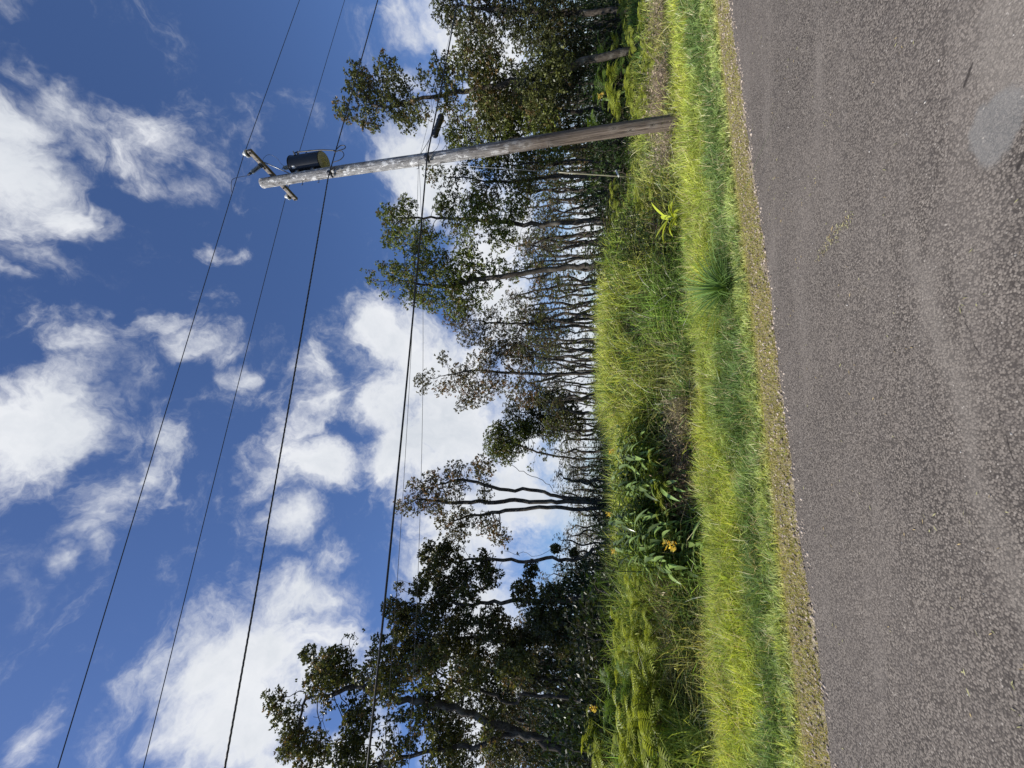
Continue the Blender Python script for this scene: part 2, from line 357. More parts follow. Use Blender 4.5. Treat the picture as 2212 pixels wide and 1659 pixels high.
# ------------------------------------------------------------------ ground, gravel shoulder, road
def grid_sheet(name, S, D, zfun, mat, curved=False):
    s, d = np.meshgrid(S, D, indexing='ij'); x, y = (XYc if curved else XY)(s, d); z = zfun(x, y, s, d)
    V = np.stack([x, y, z], -1).reshape(-1, 3); a, b = s.shape
    i = np.arange(a - 1)[:, None] * b; j = np.arange(b - 1)[None]
    q = np.stack([i + j, i + b + j, i + b + j + 1, i + j + 1], -1).reshape(-1, 4)
    me = mesh_np(name, V, q, mat, None, True); o = obj(name, me, kind='structure'); return o
S = np.concatenate([[-600, -200, -80, -45], np.arange(-30, 40, .2), [45, 60, 90, 200, 600]])
D = np.concatenate([[-600, -200, -60, -20, -12], np.arange(-9, -.4, .8), np.arange(-.4, 14, .15), np.arange(14.5, 60, 1.5), [90, 160, 300, 600]])
grid_sheet('ground', S, D, lambda x, y, s, d: ground_h(x, y) - .03, m_ground())
S2 = np.arange(-30, 40, .06)
def edge_d(s): return (fbm(s, s * 0 + 3, 1.2, 2, 4) - .5) * .16 + (fbm(s, s * 0 + 7, 14, 4, 2) - .5) * .05
def road_d():
    T = np.concatenate([[-7.5, -6, -4, -2, -1], [-.6, -.3, -.12, -.03, 0.0, .012]])
    s, t = np.meshgrid(S2, T, indexing='ij'); e = edge_d(s); d = t + e * sstep(-1, 0, t)
    x, y = XYc(s, d); z = np.where(t > .005, -.03, np.where(t > -.02, .004, .018)) + 0 * s
    V = np.stack([x, y, z], -1).reshape(-1, 3); a, b = s.shape
    i = np.arange(a - 1)[:, None] * b; j = np.arange(b - 1)[None]
    q = np.stack([i + j, i + b + j, i + b + j + 1, i + j + 1], -1).reshape(-1, 4)
    return obj('road', mesh_np('road', V, q, m_asphalt(), None, False), kind='structure')
road_d()
Dg = np.array([-.3, -.1, .05, .15, .25, .38, .5, .58])
grid_sheet('gravel_shoulder', S2, Dg, lambda x, y, s, d: ground_h(x, y) - .008 - .05 * (d > .52) - .03 * (d < -.25), m_gravel(), True)

# ------------------------------------------------------------------ blades
rng = np.random.RandomState(11)
def inview(x, y, margin=1.5):
    return (np.abs(x) < 1.06 * y + margin) & (y > 1)
def blades(name, X, Y, Z, H, Wd, col, lean=.5, segs=3, seed=0, azf=None, mat=None, tipcol=None, **props):
    r = np.random.RandomState(seed); n = len(X)
    az = r.rand(n) * 2 * math.pi; ln = lean * (r.rand(n) ** .8) * 1.4 * np.where(r.rand(n) < .3, 1.7, 1)
    if azf is not None: az = azf + r.randn(n) * 1.0
    fx = np.cos(az); fy = np.sin(az); fa = r.rand(n) * math.pi; wx = np.cos(fa); wy = np.sin(fa)
    V = np.zeros((n, 2 * segs + 1, 3), np.float32); C = np.zeros((n, 2 * segs + 1, 3), np.float32)
    tc = (col * np.array((1.55, 1.5, 1.3))).clip(0, .9) if tipcol is None else tipcol  # tips lightened in the blade colour to imitate sunlit highlights over darker bases
    for k in range(segs + 1):
        t = k / segs; out = ln * H * t ** 1.7; up = H * (t - .35 * np.clip(ln, 0, 1.9) * t ** 2.2)
        cx = X + fx * out; cy = Y + fy * out; cz = Z + up; w = Wd * .5 * (1 - t ** 1.6 * .75)
        cc = col * (1 - t) + tc * t
        if k < segs:
            V[:, 2 * k] = np.stack([cx - wx * w, cy - wy * w, cz], -1); V[:, 2 * k + 1] = np.stack([cx + wx * w, cy + wy * w, cz], -1)
            C[:, 2 * k] = cc; C[:, 2 * k + 1] = cc
        else:
            V[:, 2 * k] = np.stack([cx, cy, cz], -1); C[:, 2 * k] = cc
    m_ = 2 * segs + 1; b = np.arange(n)[:, None] * m_
    q = np.concatenate([b + np.array([2 * k, 2 * k + 1, 2 * k + 3, 2 * k + 2]) for k in range(segs - 1)]) if segs > 1 else np.zeros((0, 4), int)
    t3 = b + np.array([2 * segs - 2, 2 * segs - 1, 2 * segs])
    me = mesh_np(name, V.reshape(-1, 3), [q, t3], mat or M_GRASS, C.reshape(-1, 3))
    return obj(name, me, **props)
def scatter(n, s0, s1, d0, d1, seed, lod=6.0, p=1.3, margin=1.5):
    r = np.random.RandomState(seed); s = s0 + r.rand(n) * (s1 - s0); d = d0 + r.rand(n) * (d1 - d0)
    x, y = XYc(s, d); dist = np.hypot(x, y)
    k = inview(x, y, margin) & (r.rand(n) < np.minimum(1, (lod / dist) ** p)); return x[k], y[k], s[k], d[k], dist[k], r
def lerpc(a, b, t): return np.asarray(a)[None] * (1 - t[:, None]) + np.asarray(b)[None] * t[:, None]

GREEN = (.25, .35, .12); BRIGHT = (.42, .52, .18); YEL = (.66, .66, .24); DARK = (.12, .22, .07); DRYC = (.66, .58, .34); BROWN = (.20, .14, .075)
# mown verge
x, y, s, d, dist, r = scatter(430000, -16, 22, .05, 2.9, 21, 5.0, 1.2)
wob = (fbm(s, d, .6, 8) - .5) * 1.3 + (fbm(s, d, 3.0, 9) - .5) * .5; dw = d + wob * sstep(.3, 1.2, d)
keep = r.rand(len(x)) < np.clip((d - .08 + (fbm(s, d, 1.3, 33) - .5) * .75) / .20 + (fbm(s, d, 5, 31) - .5) * 1.2, .05, 1); x, y, s, d, dist, dw = [q[keep] for q in (x, y, s, d, dist, dw)]
pat = fbm(s, d, 1.1, 12); pat2 = fbm(s, d, 4.5, 14); rr = r.rand(len(x))
g = lerpc(BRIGHT, GREEN, sstep(.35, .6, pat2))
g = g * (1 - sstep(.35, 0.1, d)[:, None] * .75) + np.asarray(YEL)[None] * (sstep(.35, .1, d)[:, None] * .75) if False else lerpc(YEL, (0, 0, 0), np.zeros(len(x))) * (1 - sstep(.42, .75, d))[:, None] * .9 + g * (1 - .9 * (1 - sstep(.42, .75, d)))[:, None]
dk = sstep(.95, 1.35, dw) * (1 - sstep(1.5, 1.9, dw)) * .75
g = g * (1 - dk[:, None]) + np.asarray(DARK)[None] * dk[:, None]
yl = sstep(1.7, 2.1, dw) * (.45 + .5 * sstep(.4, .62, pat)); g = g * (1 - yl[:, None]) + np.asarray((.50, .60, .11))[None] * yl[:, None]
dr = (rr < .07 + .22 * sstep(.55, .7, pat2) + .10 * (dw > 2.3)); g[dr] = np.asarray(DRYC) * (.7 + .6 * r.rand(dr.sum()))[:, None]
g = g * (.35 + 1.1 * r.rand(len(x)) ** 1.2)[:, None]
H = .035 + .05 * sstep(.4, .9, d) + .10 * sstep(.9, 1.4, dw) + .05 * sstep(1.8, 2.6, dw) * (1 - .5 * sstep(-2, 1, s)); H = H * (.5 + 1.0 * r.rand(len(x))) * (.35 + 1.4 * fbm(s, d, 3.0, 75))
blades('verge_grass', x, y, ground_h(x, y) - .035, H, .0062 * (1 + dist / 6), g, 1.0, 2, 5, azf=fbm(s, d, 2.2, 71) * 25, kind='stuff',
       label='short bright green grass of the verge along the road', category='grass')
# tall grass of the bank
x, y, s, d, dist, r = scatter(250000, -22, 34, 2.3, 10, 22, 8.0, 1.1, 2.5)
pat = fbm(s, d, .55, 41); pat2 = fbm(s, d, 2.2, 43); rr = r.rand(len(x))
gm = np.exp(-(((s + 6.7) / 1.5) ** 2 + ((d - 4.0) / 1.1) ** 2) ** 2); keep = (r.rand(len(x)) < (.40 + 1.1 * sstep(.36, .55, pat2)) * (1 - .75 * gm)); x, y, s, d, dist, pat, pat2, rr = [q[keep] for q in (x, y, s, d, dist, pat, pat2, rr)]
g = lerpc((.27, .42, .10), (.52, .62, .15), sstep(.38, .62, pat))
br = sstep(2.6, 3.2, d) * (1 - sstep(4.0, 5.0, d)) * sstep(.48, .62, fbm(s, d, .7, 44)) * .6; br = np.clip(br + .3 * sstep(-1, 2, s) * (1 - sstep(4.5, 5.5, d)), 0, .9)
g = g * (1 - br[:, None]) + np.asarray((.52, .42, .25))[None] * br[:, None]
dr = rr < .13; g[dr] = np.asarray((.78, .72, .46)) * (.6 + .6 * r.rand(dr.sum()))[:, None]
dg = (rr > .85); g[dg] = np.asarray(DARK) * (.8 + .8 * r.rand(dg.sum()))[:, None]
g = g * (.15 + 1.35 * r.rand(len(x)) ** 1.3)[:, None]
H = (.22 + .42 * sstep(2.5, 3.8, d)) * (.45 + .8 * r.rand(len(x))) * (.55 + .9 * pat2)
H = H * (1 - .35 * sstep(0, 3, s))
blades('tall_grass', x, y, ground_h(x, y) - .04, H, .0105 * (1 + dist / 11), g, 1.35, 3, 6, azf=fbm(s, d, 1.5, 73) * 25, kind='stuff',
       label='tall tangled yellow green grass covering the bank below the trees', category='grass')
# sparse grass tufts in the gravel
x, y, s, d, dist, r = scatter(150000, -16, 22, -.05, .50, 23, 5, 1.0)
keep = (fbm(s, d, 4.5, 51) > .44 - .25 * sstep(0, .25, d)) & (d > edge_d(s) + .02); x, y, s, d, dist = [q[keep] for q in (x, y, s, d, dist)]
g = lerpc((.25, .30, .05), (.42, .34, .18), r.rand(len(x)))
blades('roadside_tufts', x, y, ground_h(x, y) - .02, .02 + .05 * r.rand(len(x)), .006 + 0 * x, g * (.6 + .7 * r.rand(len(x)))[:, None], 1.1, 2, 7, kind='stuff',
       label='thin dry and yellow grass growing in the gravel shoulder', category='grass')

# pebbles on the shoulder and litter on the road
def pebbles(name, n, s0, s1, d0, d1, size, mat, seed, flat=.6, zoff=0.0, cols=None, **props):
    r = np.random.RandomState(seed); s = s0 + r.rand(n) * (s1 - s0); d = d0 + r.rand(n) * (d1 - d0); x, y = XYc(s, d)
    k = inview(x, y, 1); x, y, s, d = x[k], y[k], s[k], d[k]; n = len(x)
    o = np.array([(1, 0, 0), (0, 1, 0), (-1, 0, 0), (0, -1, 0), (0, 0, 1), (0, 0, -1)], float)
    sz = size * (.35 + r.rand(n) ** 3 * 1.6); V = o[None] * sz[:, None, None] * (.7 + .6 * r.rand(n, 6, 1)); V[:, :, 2] *= flat
    a = r.rand(n) * 6.28; ca, sa = np.cos(a)[:, None], np.sin(a)[:, None]; vx = V[:, :, 0] * ca - V[:, :, 1] * sa; vy = V[:, :, 0] * sa + V[:, :, 1] * ca
    z = np.where(d < edge_d(s), .018, ground_h(x, y)) + zoff
    V = np.stack([vx + x[:, None], vy + y[:, None], V[:, :, 2] + z[:, None]], -1)
    f = np.array([(0, 1, 4), (1, 2, 4), (2, 3, 4), (3, 0, 4), (1, 0, 5), (2, 1, 5), (3, 2, 5), (0, 3, 5)]); Fq = (np.arange(n)[:, None, None] * 6 + f[None]).reshape(-1, 3)
    c = lerpc((.14, .11, .085), (.55, .46, .37), r.rand(n)) if cols is None else lerpc(cols[0], cols[1], r.rand(n))
    me = mesh_np(name, V.reshape(-1, 3), Fq, mat, np.repeat(c, 6, 0)); return obj(name, me, **props)
M_STONE = attr_leaf('stone', .9, 0.0, (1, 1, 1))
pebbles('loose_gravel', 17000, -14, 18, -.12, .42, .011, M_STONE, 61, kind='stuff', label='loose grey and brown gravel along the edge of the road', category='gravel')
pebbles('road_grit', 2500, -14, 14, -4.5, -.05, .004, M_STONE, 62, kind='stuff', label='fine pale grit scattered on the asphalt', category='grit', cols=((.15, .14, .13), (.6, .56, .5)))
def litter():
    r = np.random.RandomState(63); mb = MB(); C = []
    cl = []
    for k in range(260): s = -12 + r.rand() * 22; cl.append((s, -3 + 2.9 * r.rand(), r.randint(2, 9), .06 + .07 * r.rand()))
    for t in np.linspace(0, 1, 14): cl.append((-5.23 - .02 * t + .02 * r.randn(), -1.5 + .42 * t, 9, .022))   # a streak of clippings
    for s, d, n, sp in cl:
        for j in range(n):
            a = r.rand() * 6.28; L = .006 + .012 * r.rand(); w = .0016 + .0012 * r.rand(); px, py = XY(s + r.randn() * sp, d + r.randn() * sp)
            dx, dy = math.cos(a) * L, math.sin(a) * L; nx, ny = -math.sin(a) * w, math.cos(a) * w; z = .022 + .002 * r.rand()
            c = np.array((.42, .40, .19)) * (.6 + .7 * r.rand()) if r.rand() < .7 else np.array((.45, .34, .16)) * (.7 + .5 * r.rand())
            mb.add([(px - dx, py - dy, z), (px + nx, py + ny, z + .002), (px + dx, py + dy, z + .001), (px - nx, py - ny, z)], [(0, 3, 2, 1)], c)
    mb.build('leaf_litter', M_DRY, cols=True, kind='stuff', label='tiny yellow green leaf bits scattered over the asphalt', category='litter')
litter()

# ------------------------------------------------------------------ utility pole
PX, PY = 5.68, 8.93; PS, PD = SD(PX, PY)
e3 = np.array((EV[0], EV[1], 0)); n3 = np.array((NV[0], NV[1], 0)); z3 = np.array((0, 0, 1.0))
def m_pole():
    mt, nt = newmat('pole_wood'); tc = N(nt, 'ShaderNodeTexCoord'); v = tc.outputs['Object']
    s = N(nt, 'ShaderNodeSeparateXYZ'); nt.links.new(v, s.inputs[0])
    g = noise(nt, mapping(nt, v, scale=(26, 26, .55)), 1.0, 7, .7, .8).outputs[0]
    g2 = noise(nt, mapping(nt, v, scale=(80, 80, 1.6)), 1.0, 4, .7).outputs[0]
    k = noise(nt, v, 1.4, 4, .6).outputs[0]
    vo = N(nt, 'ShaderNodeTexVoronoi'); nt.links.new(mapping(nt, v, scale=(4.2, 4.2, 2.6)), vo.inputs['Vector']); vo.inputs['Scale'].default_value = 1.0
    ring = mth(nt, 'SINE', mth(nt, 'MULTIPLY', vo.outputs['Distance'], 90))
    grey = mixc(nt, mrange(nt, g, .3, .7), (.14, .135, .13), (.52, .51, .50)); brown = mixc(nt, mrange(nt, g, .32, .68), (.035, .024, .018), (.25, .20, .16))
    hz = mth(nt, 'ADD', s.outputs[2], mth(nt, 'MULTIPLY', mth(nt, 'SUBTRACT', k, .5), 5.0))
    c = mixc(nt, mrange(nt, hz, 2.6, 6.0, 0, 1, True), brown, grey)
    c = mixc(nt, mrange(nt, g2, .56, .66, 0, .75), c, (.03, .024, .02))
    knot = mrange(nt, vo.outputs['Distance'], .10, .20, 1, 0)
    c = mixc(nt, mth(nt, 'MULTIPLY', knot, .8), c, (.04, .028, .02))
    c = mixc(nt, mth(nt, 'MULTIPLY', mrange(nt, vo.outputs['Distance'], .16, .42, 1, 0), mrange(nt, ring, -.2, .9, 0, .35)), c, (.5, .46, .4))
    n4 = noise(nt, mapping(nt, v, scale=(9, 9, 5)), 1.0, 5, .7).outputs[0]
    c = mixc(nt, mth(nt, 'MULTIPLY', mrange(nt, n4, .54, .60), mrange(nt, s.outputs[2], 3, 6)), c, (.80, .79, .77))
    c = mixc(nt, mth(nt, 'MULTIPLY', mrange(nt, n4, .36, .42, .8, 0), mrange(nt, s.outputs[2], 3, 6)), c, (.10, .095, .09))
    principled(nt, c, .85, mth(nt, 'SUBTRACT', g, mth(nt, 'MULTIPLY', mrange(nt, g2, .55, .68), .6)), .9, .02, 0, .2); return mt
M_POLE = m_pole()
M_METAL = m_plain('galvanised_metal', (.30, .31, .32), .45, .8, .3, 30)
M_DARKM = m_plain('dark_hardware', (.035, .035, .04), .5, .2, .3, 30)
M_PORC = m_plain('grey_porcelain', (.20, .23, .25), .25, 0, .15, 30)
M_WHITE = m_plain('white_porcelain', (.62, .63, .62), .25, 0, .1, 30)
M_BLACK = m_plain('black_cable', (.018, .018, .02), .45, 0, .3, 40)
M_TANK = m_plain('transformer_paint', (.006, .0075, .010), .42, 0, .25, 6)
M_CREAM = m_plain('tank_bottom', (.42, .40, .25), .6, 0, .2, 14)
pole = obj('utility_pole', None, None, (PX, PY, 0), label='tall weathered wooden utility pole with a crossarm, standing in the grass by the road', category='utility pole')
def pr(z): return .150 + (.130 - .150) * max(0, z) / 11.0
mb = MB(); zz = np.linspace(-.5, 11.0, 90); r_ = np.random.RandomState(3)
th = np.arange(28) * 2 * math.pi / 28; V = []
for z in zz:
    rad = pr(z) * (1 + .02 * np.sin(3 * th + z * .4) + .012 * np.sin(7 * th - z * 2.1) + .006 * r_.randn(28)); off = .012 * math.sin(z * .9)
    V.append(np.stack([rad * np.cos(th) + off, rad * np.sin(th), np.full(28, z)], -1))
i = np.arange(len(zz) - 1)[:, None] * 28; j = np.arange(28)[None]; j2 = (j + 1) % 28
mb.add(np.concatenate(V), [np.stack([i + j, i + j2, i + 28 + j2, i + 28 + j], -1).reshape(-1, 4), (len(zz) - 1) * 28 + np.arange(28)])
mb.build('shaft', M_POLE, pole, True)
def L(p): return np.asarray(p, float) - np.array((PX, PY, 0))
def pole_part(name, mb, mat, smooth=True, parent=None): return mb.build(name, mat, parent or pole, smooth)
m_arm = m_plain('arm_wood', (.21, .185, .16), .85, 0, .6, 12, .3)
ac = e3 * .185 + z3 * 10.66
mb = MB(); mb.box(ac, n3 * .84, e3 * .045, z3 * .058); arm = mb.build('crossarm', m_arm, pole); bevel(arm, .006)
mb = MB()
for a in (-.42, .42): mb.tube([ac + n3 * a + e3 * .05 - z3 * .05, e3 * .13 + z3 * 10.0], .014, 5)
pole_part('brace', mb, M_METAL)
mb = MB()
for a in (-.80, -.32, .36, .80): mb = MB(); mb.lathe(ac + n3 * a - e3 * .075, e3, [(0, .02), (.15, .02)], 8); pole_part('bolt', mb, M_DARKM)
pass
INS = []
for a in (-.76, .70):
    b = ac + n3 * a + z3 * .058; INS.append(b + z3 * .20 + L((PX, PY, 0)) * 0)
    mb = MB(); mb.lathe(b, z3, [(0, .012), (.08, .012)], 8)
    mb.lathe(b + z3 * .05, z3, [(0, .045), (.0, .085), (.03, .10), (.05, .095), (.065, .055), (.085, .07), (.10, .06), (.115, .04), (.13, .05), (.15, .045), (.158, .02)], 24)
    ins = pole_part('insulator', mb, M_WHITE)
    mb = MB(); mb.lathe(b + z3 * .045, z3, [(0, .07), (.008, .072)], 20); pole_part('insulator_skirt', mb, M_DARKM, parent=ins)
# fuse cutout on the arm
fb = ac - n3 * .40 - e3 * .02 + z3 * .04; fdir = (-e3 * .75 + z3 * .55 - n3 * .1); fdir /= np.linalg.norm(fdir)
prof = [(0, .03)]
for k in range(7): prof += [(.05 + k * .04, .035), (.06 + k * .04, .058), (.068 + k * .04, .058), (.085 + k * .04, .035)]
prof += [(.36, .03)]
mb = MB(); mb.lathe(fb, fdir, prof, 16); fz = pole_part('fuse_cutout', mb, M_PORC)
mb = MB(); mb.box(fb, n3 * .05, e3 * .04, z3 * .07); mb.tube([fb + fdir * .34, fb + fdir * .42 + z3 * .04, fb + fdir * .40 - z3 * .08], .014, 6)
mb.tube([fb - z3 * .05 + e3 * .08, fb + fdir * .36 - z3 * .11 + e3 * .02], .014, 6); mb.lathe(fb + fdir * .36, fdir, [(0, .035), (.05, .03)], 8)
pole_part('cutout_bracket', mb, M_DARKM, parent=fz)
# pole steps, bolts and staples down the shaft
def img_z(ix, iy):
    r = ray(ix, iy); return CH + r[2] * PY / r[1]
for ix, iy, sg in [(953, 360, 1), (1012, 355, 1), (1028, 350, 1), (1185, 330, 1), (1100, 330, 1), (905, 375, 1), (1020, 300, -1), (965, 325, -1), (690, 400, 1), (655, 405, 1)]:
    z = img_z(ix, iy); rr = pr(z); mb = MB()
    o_ = np.array((-sg * rr * .95, -.02, z)); mb.tube([o_, o_ + np.array((-sg * .10, 0, 0)), o_ + np.array((-sg * .10, 0, .05))], .009, 5)
    pole_part('pole_step', mb, M_DARKM)
# guy wire
A0 = np.array((PX - .02, PY + .15, img_z(912, 352))); A1 = P(1386, 384, 11.15); A1[2] -= .0; tg = P(1226, 375, 11.15 * .995)
guy_dir = A1 - A0
guy = obj('guy_wire', None, None, (A1[0], A1[1], ground_h(A1[0], A1[1])), label='thin steel guy wire with a pale plastic guard, running from the pole into the bushes', category='guy wire')
Lg = lambda p: np.asarray(p) - np.array(guy.location)
mb = MB(); mb.tube([Lg(A0), Lg(A1 + guy_dir * .10)], .005, 5); mb.build('strand', M_METAL, guy)
tq = .60; g0 = A0 + guy_dir * tq
M_GUARD = m_plain('guard_plastic', (.36, .33, .23), .5, 0, .25, 3)
mb = MB(); mb.tube([Lg(A0 + guy_dir * t) for t in (tq, .7, .85, .99)], [.014, .017, .017, .014], 8); mb.build('guard', M_GUARD, guy, True)
g1 = A0 + guy_dir * .885; mb = MB(); mb.box(Lg(g1 + np.array((.07, -.02, .02))), (.10, 0, .045), (0, .004, 0), (-.01, 0, .022)); mb.build('tag', M_WHITE, guy)

# ------------------------------------------------------------------ transformer
TX, TY = PX + EV[0] * .47, PY + EV[1] * .47
tr = obj('transformer', None, None, (TX, TY, 9.10), label='black cylindrical transformer with a cream underside, bolted high on the pole', category='transformer')
mb = MB(); mb.lathe((0, 0, 0), z3, [(0.012, .235), (.0, .245), (.0, .252), (.03, .256), (.5, .256), (.9, .256), (.93, .262), (.95, .262), (.96, .25)], 40); mb.build('tank', M_TANK, tr, True)
mb = MB(); mb.lathe((0, 0, -.004), z3, [(0, .243), (.01, .243)], 40); mb.lathe((0, 0, -.03), z3, [(0, .02), (.03, .025)], 10); mb.build('tank_bottom', M_CREAM, tr)
mb = MB(); mb.lathe((0, 0, .955), z3, [(0, .268), (.02, .27), (.03, .262), (.055, .20), (.07, .08), (.073, .01)], 40); mb.build('lid', M_TANK, tr, True)
prof = [(0, .05)]
for k in range(5): prof += [(.03 + k * .045, .035), (.045 + k * .045, .06), (.055 + k * .045, .055), (.065 + k * .045, .033)]
prof += [(.27, .022), (.30, .02), (.31, .005)]
mb = MB(); mb.lathe((-.04, -.05, 1.01), (-.05, -.05, 1), prof, 18); mb.build('bushing', M_PORC, tr, True)
for a in (-.5, 0, .5):
    q = np.array((math.cos(a - .3), math.sin(a - .3), 0)); mb = MB(); mb.lathe(q * .255 + z3 * .78, q, [(0, .03), (.04, .028), (.045, .018), (.1, .015)], 10); mb.build('secondary_terminal', M_METAL, tr, True)
for z in (.25, .75): mb = MB(); mb.box((-EV[0] * .29, -EV[1] * .29, z), e3 * .05, n3 * .07, z3 * .05); mb.build('hanger_bracket', M_METAL, tr)
q = np.array((-.62, -.78, 0)); q /= np.linalg.norm(q); qq = np.cross(z3, q)
mb = MB(); mb.box(q * .2575 + z3 * .80, q * .002, qq * .035, z3 * .055); mb.build('data_plate', M_WHITE, tr)
mb = MB(); mb.tube([(q * .26 + z3 * .93 + qq * t) for t in (-.03, .03)], .012, 6); mb.build('lid_clamp', M_METAL, tr)

# ------------------------------------------------------------------ lines
def on_plane(ix, iy, off):
    """where the sight line meets the vertical plane parallel to the road at distance PD+off"""
    r = ray(ix, iy); a = r[0] * NV[0] + r[1] * NV[1]
    t = (PD + off + NV[0] * E0[0] + NV[1] * E0[1]) / a
    q = CAMP + r * t; s, d = SD(q[0], q[1]); return s, q[2]
def line_pts(off, left, right, s0=-34, s1=48, n=160, join=None):
    Ls = np.array([on_plane(a, b, off) for a, b in left]); Rs = np.array([on_plane(a, b, off) for a, b in right])
    sj, zj = (Ls[0] if join is None else join)
    def fit(Q, q2=None):      # z = zj + b ds + c ds^2
        ds = Q[:, 0] - sj; dz = Q[:, 1] - zj; ok = np.abs(ds) > .1; ds, dz = ds[ok], dz[ok]
        if q2 is None:
            A = np.stack([ds, ds ** 2], -1); return np.linalg.lstsq(A, dz, rcond=None)[0]
        return np.array([np.mean((dz - q2 * ds ** 2) / ds), q2])
    bl, cl = fit(Ls); br, cr = fit(Rs, max(0.0, min(cl, .004)) if len(Rs) else 0)
    out = []
    for s in np.concatenate([np.linspace(s0, sj, n), np.linspace(sj, s1, n)[1:]]):
        ds = s - sj; b, c = (bl, cl) if ds < 0 else (br, cr)
        z = zj + b * ds + c * ds * ds; x, y = XY(s, PD + off); out.append((x, y, z))
    return np.array(out)
def line(name, off, left, right, rad, mat, k=5, twist=None, join=None, s1=48, **props):
    p = line_pts(off, left, right, s1=s1, join=join); mb = MB(); o0 = p[len(p) // 2]
    if twist is None: mb.tube(p - o0, rad, k)
    else:
        ns = 1500; u = np.linspace(0, len(p) - 1, ns); q = np.stack([np.interp(u, np.arange(len(p)), p[:, i]) for i in range(3)], -1)
        arc = np.concatenate([[0], np.cumsum(np.linalg.norm(np.diff(q, axis=0), axis=1))])
        for j in range(twist[0]):
            a = arc / twist[1] * 2 * math.pi + j * 2 * math.pi / twist[0]
            mb.tube(q - o0 + twist[2] * (np.cos(a)[:, None] * n3 + np.sin(a)[:, None] * z3), rad, 4, False)
    return mb.build(name, mat, None, True, loc=tuple(o0), **props)
lA = [(526, 345), (500, 414), (461, 549), (378, 823), (267, 1196), (123.5, 1659)]
lB = [(609.5, 440), (583.5, 549), (517.6, 823), (410.8, 1246), (309, 1659)]
lC = [(709, 383), (681.6, 549), (634, 823), (569.5, 1175.6), (486.4, 1659)]
lD = [(922.5, 339.5), (905.3, 549), (879.5, 823), (839, 1201), (795, 1659)]
M_LINE = m_plain('aluminium_line', (.05, .055, .07), .5, .3, .2, 30)
offA = -.76; offB = .70
line('power_line', offA, lA, [(568, 219), (648, 0)], .0085, M_LINE, 5, join=(PS + .10, INS[0][2] - .02), label='thin bare power line nearest the camera, held by the near end of the crossarm', category='power line')
line('power_line', offB, lB, [(645, 328.6), (680, 219), (749, 0)], .0085, M_LINE, 5, join=(PS + .10, INS[1][2] - .02), label='thin bare power line held by the far end of the crossarm', category='power line')
cC = line('twisted_cable', -.24, lC, [(728, 315), (755, 219.5), (817.5, 0)], .010, m_plain('twisted_cable_metal', (.055, .055, .06), .5, .2, .8, 8), 5, (3, .30, .008), label='twisted service cable passing the pole just below the transformer', category='cable')
line('telephone_cable', -.27, lD, [(930, 293), (946, 236), (993.5, 0)], .018, M_BLACK, 8, label='thick black telephone cable crossing in front of the treetops', category='cable')
lE = [(904, 348), (903, 385), (884, 823), (867, 1145), (854, 1307), (836.6, 1548)]
line('drop_wire', -.10, lE, [(924.5, 266), (965, 111.6), (985, 22)], .0045, M_BLACK, 4, label='thin wire running close beneath the thick black telephone cable', category='wire')
lE2 = [(905, 349), (914, 700), (913, 823), (907, 1135), (902, 1276), (892, 1478)]
line('drop_wire', .12, lE2, [], .0040, M_BLACK, 4, s1=PS + .02, label='lowest thin wire, crossing the tree crowns left of the pole', category='wire') if False else None
p2 = []
Ls = np.array([on_plane(a, b, .12) for a, b in lE2]); cf = np.polyfit(Ls[:, 0], Ls[:, 1], 2)
for s in np.linspace(-34, PS, 120): x_, y_ = XY(s, PD + .12); p2.append((x_, y_, np.polyval(cf, s)))
p2 = np.array(p2); mb = MB(); mb.tube(p2 - p2[-1], .0045, 4); mb.build('drop_wire', M_BLACK, None, True, loc=tuple(p2[-1]), label='lowest thin wire, crossing the tree crowns left of the pole', category='wire')
# splice closure hanging on the telephone cable
a_ = np.array([*XY(on_plane(932, 297, -.27)[0], PD - .27), on_plane(932, 297, -.27)[1]]); b_ = np.array([*XY(on_plane(948, 250, -.27)[0], PD - .27), on_plane(948, 250, -.27)[1]])
ax = (b_ - a_); Ln = np.linalg.norm(ax); ax = ax / Ln; cc = np.cross(ax, n3); o0 = (a_ + b_) / 2 - z3 * .075
sp = obj('splice_closure', None, None, tuple(o0), label='black box-shaped splice case hanging on the telephone cable right of the pole', category='splice case')
mb = MB(); mb.lathe(-ax * Ln * .5, ax, [(0, .03), (.03, .065), (.07, .075), (Ln * .5, .078), (Ln - .07, .075), (Ln - .03, .065), (Ln, .03)], 10); mb.build('case', M_BLACK, sp)
for t in (-.38, -.1, .2, .4): mb = MB(); mb.lathe(ax * Ln * t, ax, [(-.012, .083), (.012, .083)], 12); mb.build('band', M_DARKM, sp)
for t in (-.35, .35): mb = MB(); mb.tube([ax * Ln * t + z3 * .06, ax * Ln * t + z3 * .1], .015, 6); mb.build('hanger', M_METAL, sp)
# loose loops of cable
def smooth_curve(pts, n=10):
    pts = np.asarray(pts, float); P_ = np.concatenate([[2 * pts[0] - pts[1]], pts, [2 * pts[-1] - pts[-2]]]); out = []
    for i in range(1, len(P_) - 2):
        for t in np.linspace(0, 1, n, endpoint=False):
            a, b, c, d = P_[i - 1:i + 3]; out.append(.5 * ((2 * b) + (-a + c) * t + (2 * a - 5 * b + 4 * c - d) * t * t + (-a + 3 * b - 3 * c + d) * t ** 3))
    out.append(pts[-1]); return np.array(out)
def c1(x, y): return ((800 + x / 2.011) / 1.8228, (400 + y / 2.011) / 1.8228)     # detail-crop pixel -> picture units
def loop(name, crop_pts, Ys, rad, mat, **props):
    pts = [P(*c1(a, b), Y) for (a, b), Y in zip(crop_pts, np.linspace(Ys[0], Ys[1], len(crop_pts)))]
    c = smooth_curve(pts); mb = MB(); mb.tube(c - c[0], rad, 6); return mb.build(name, mat, None, True, loc=tuple(c[0]), **props)
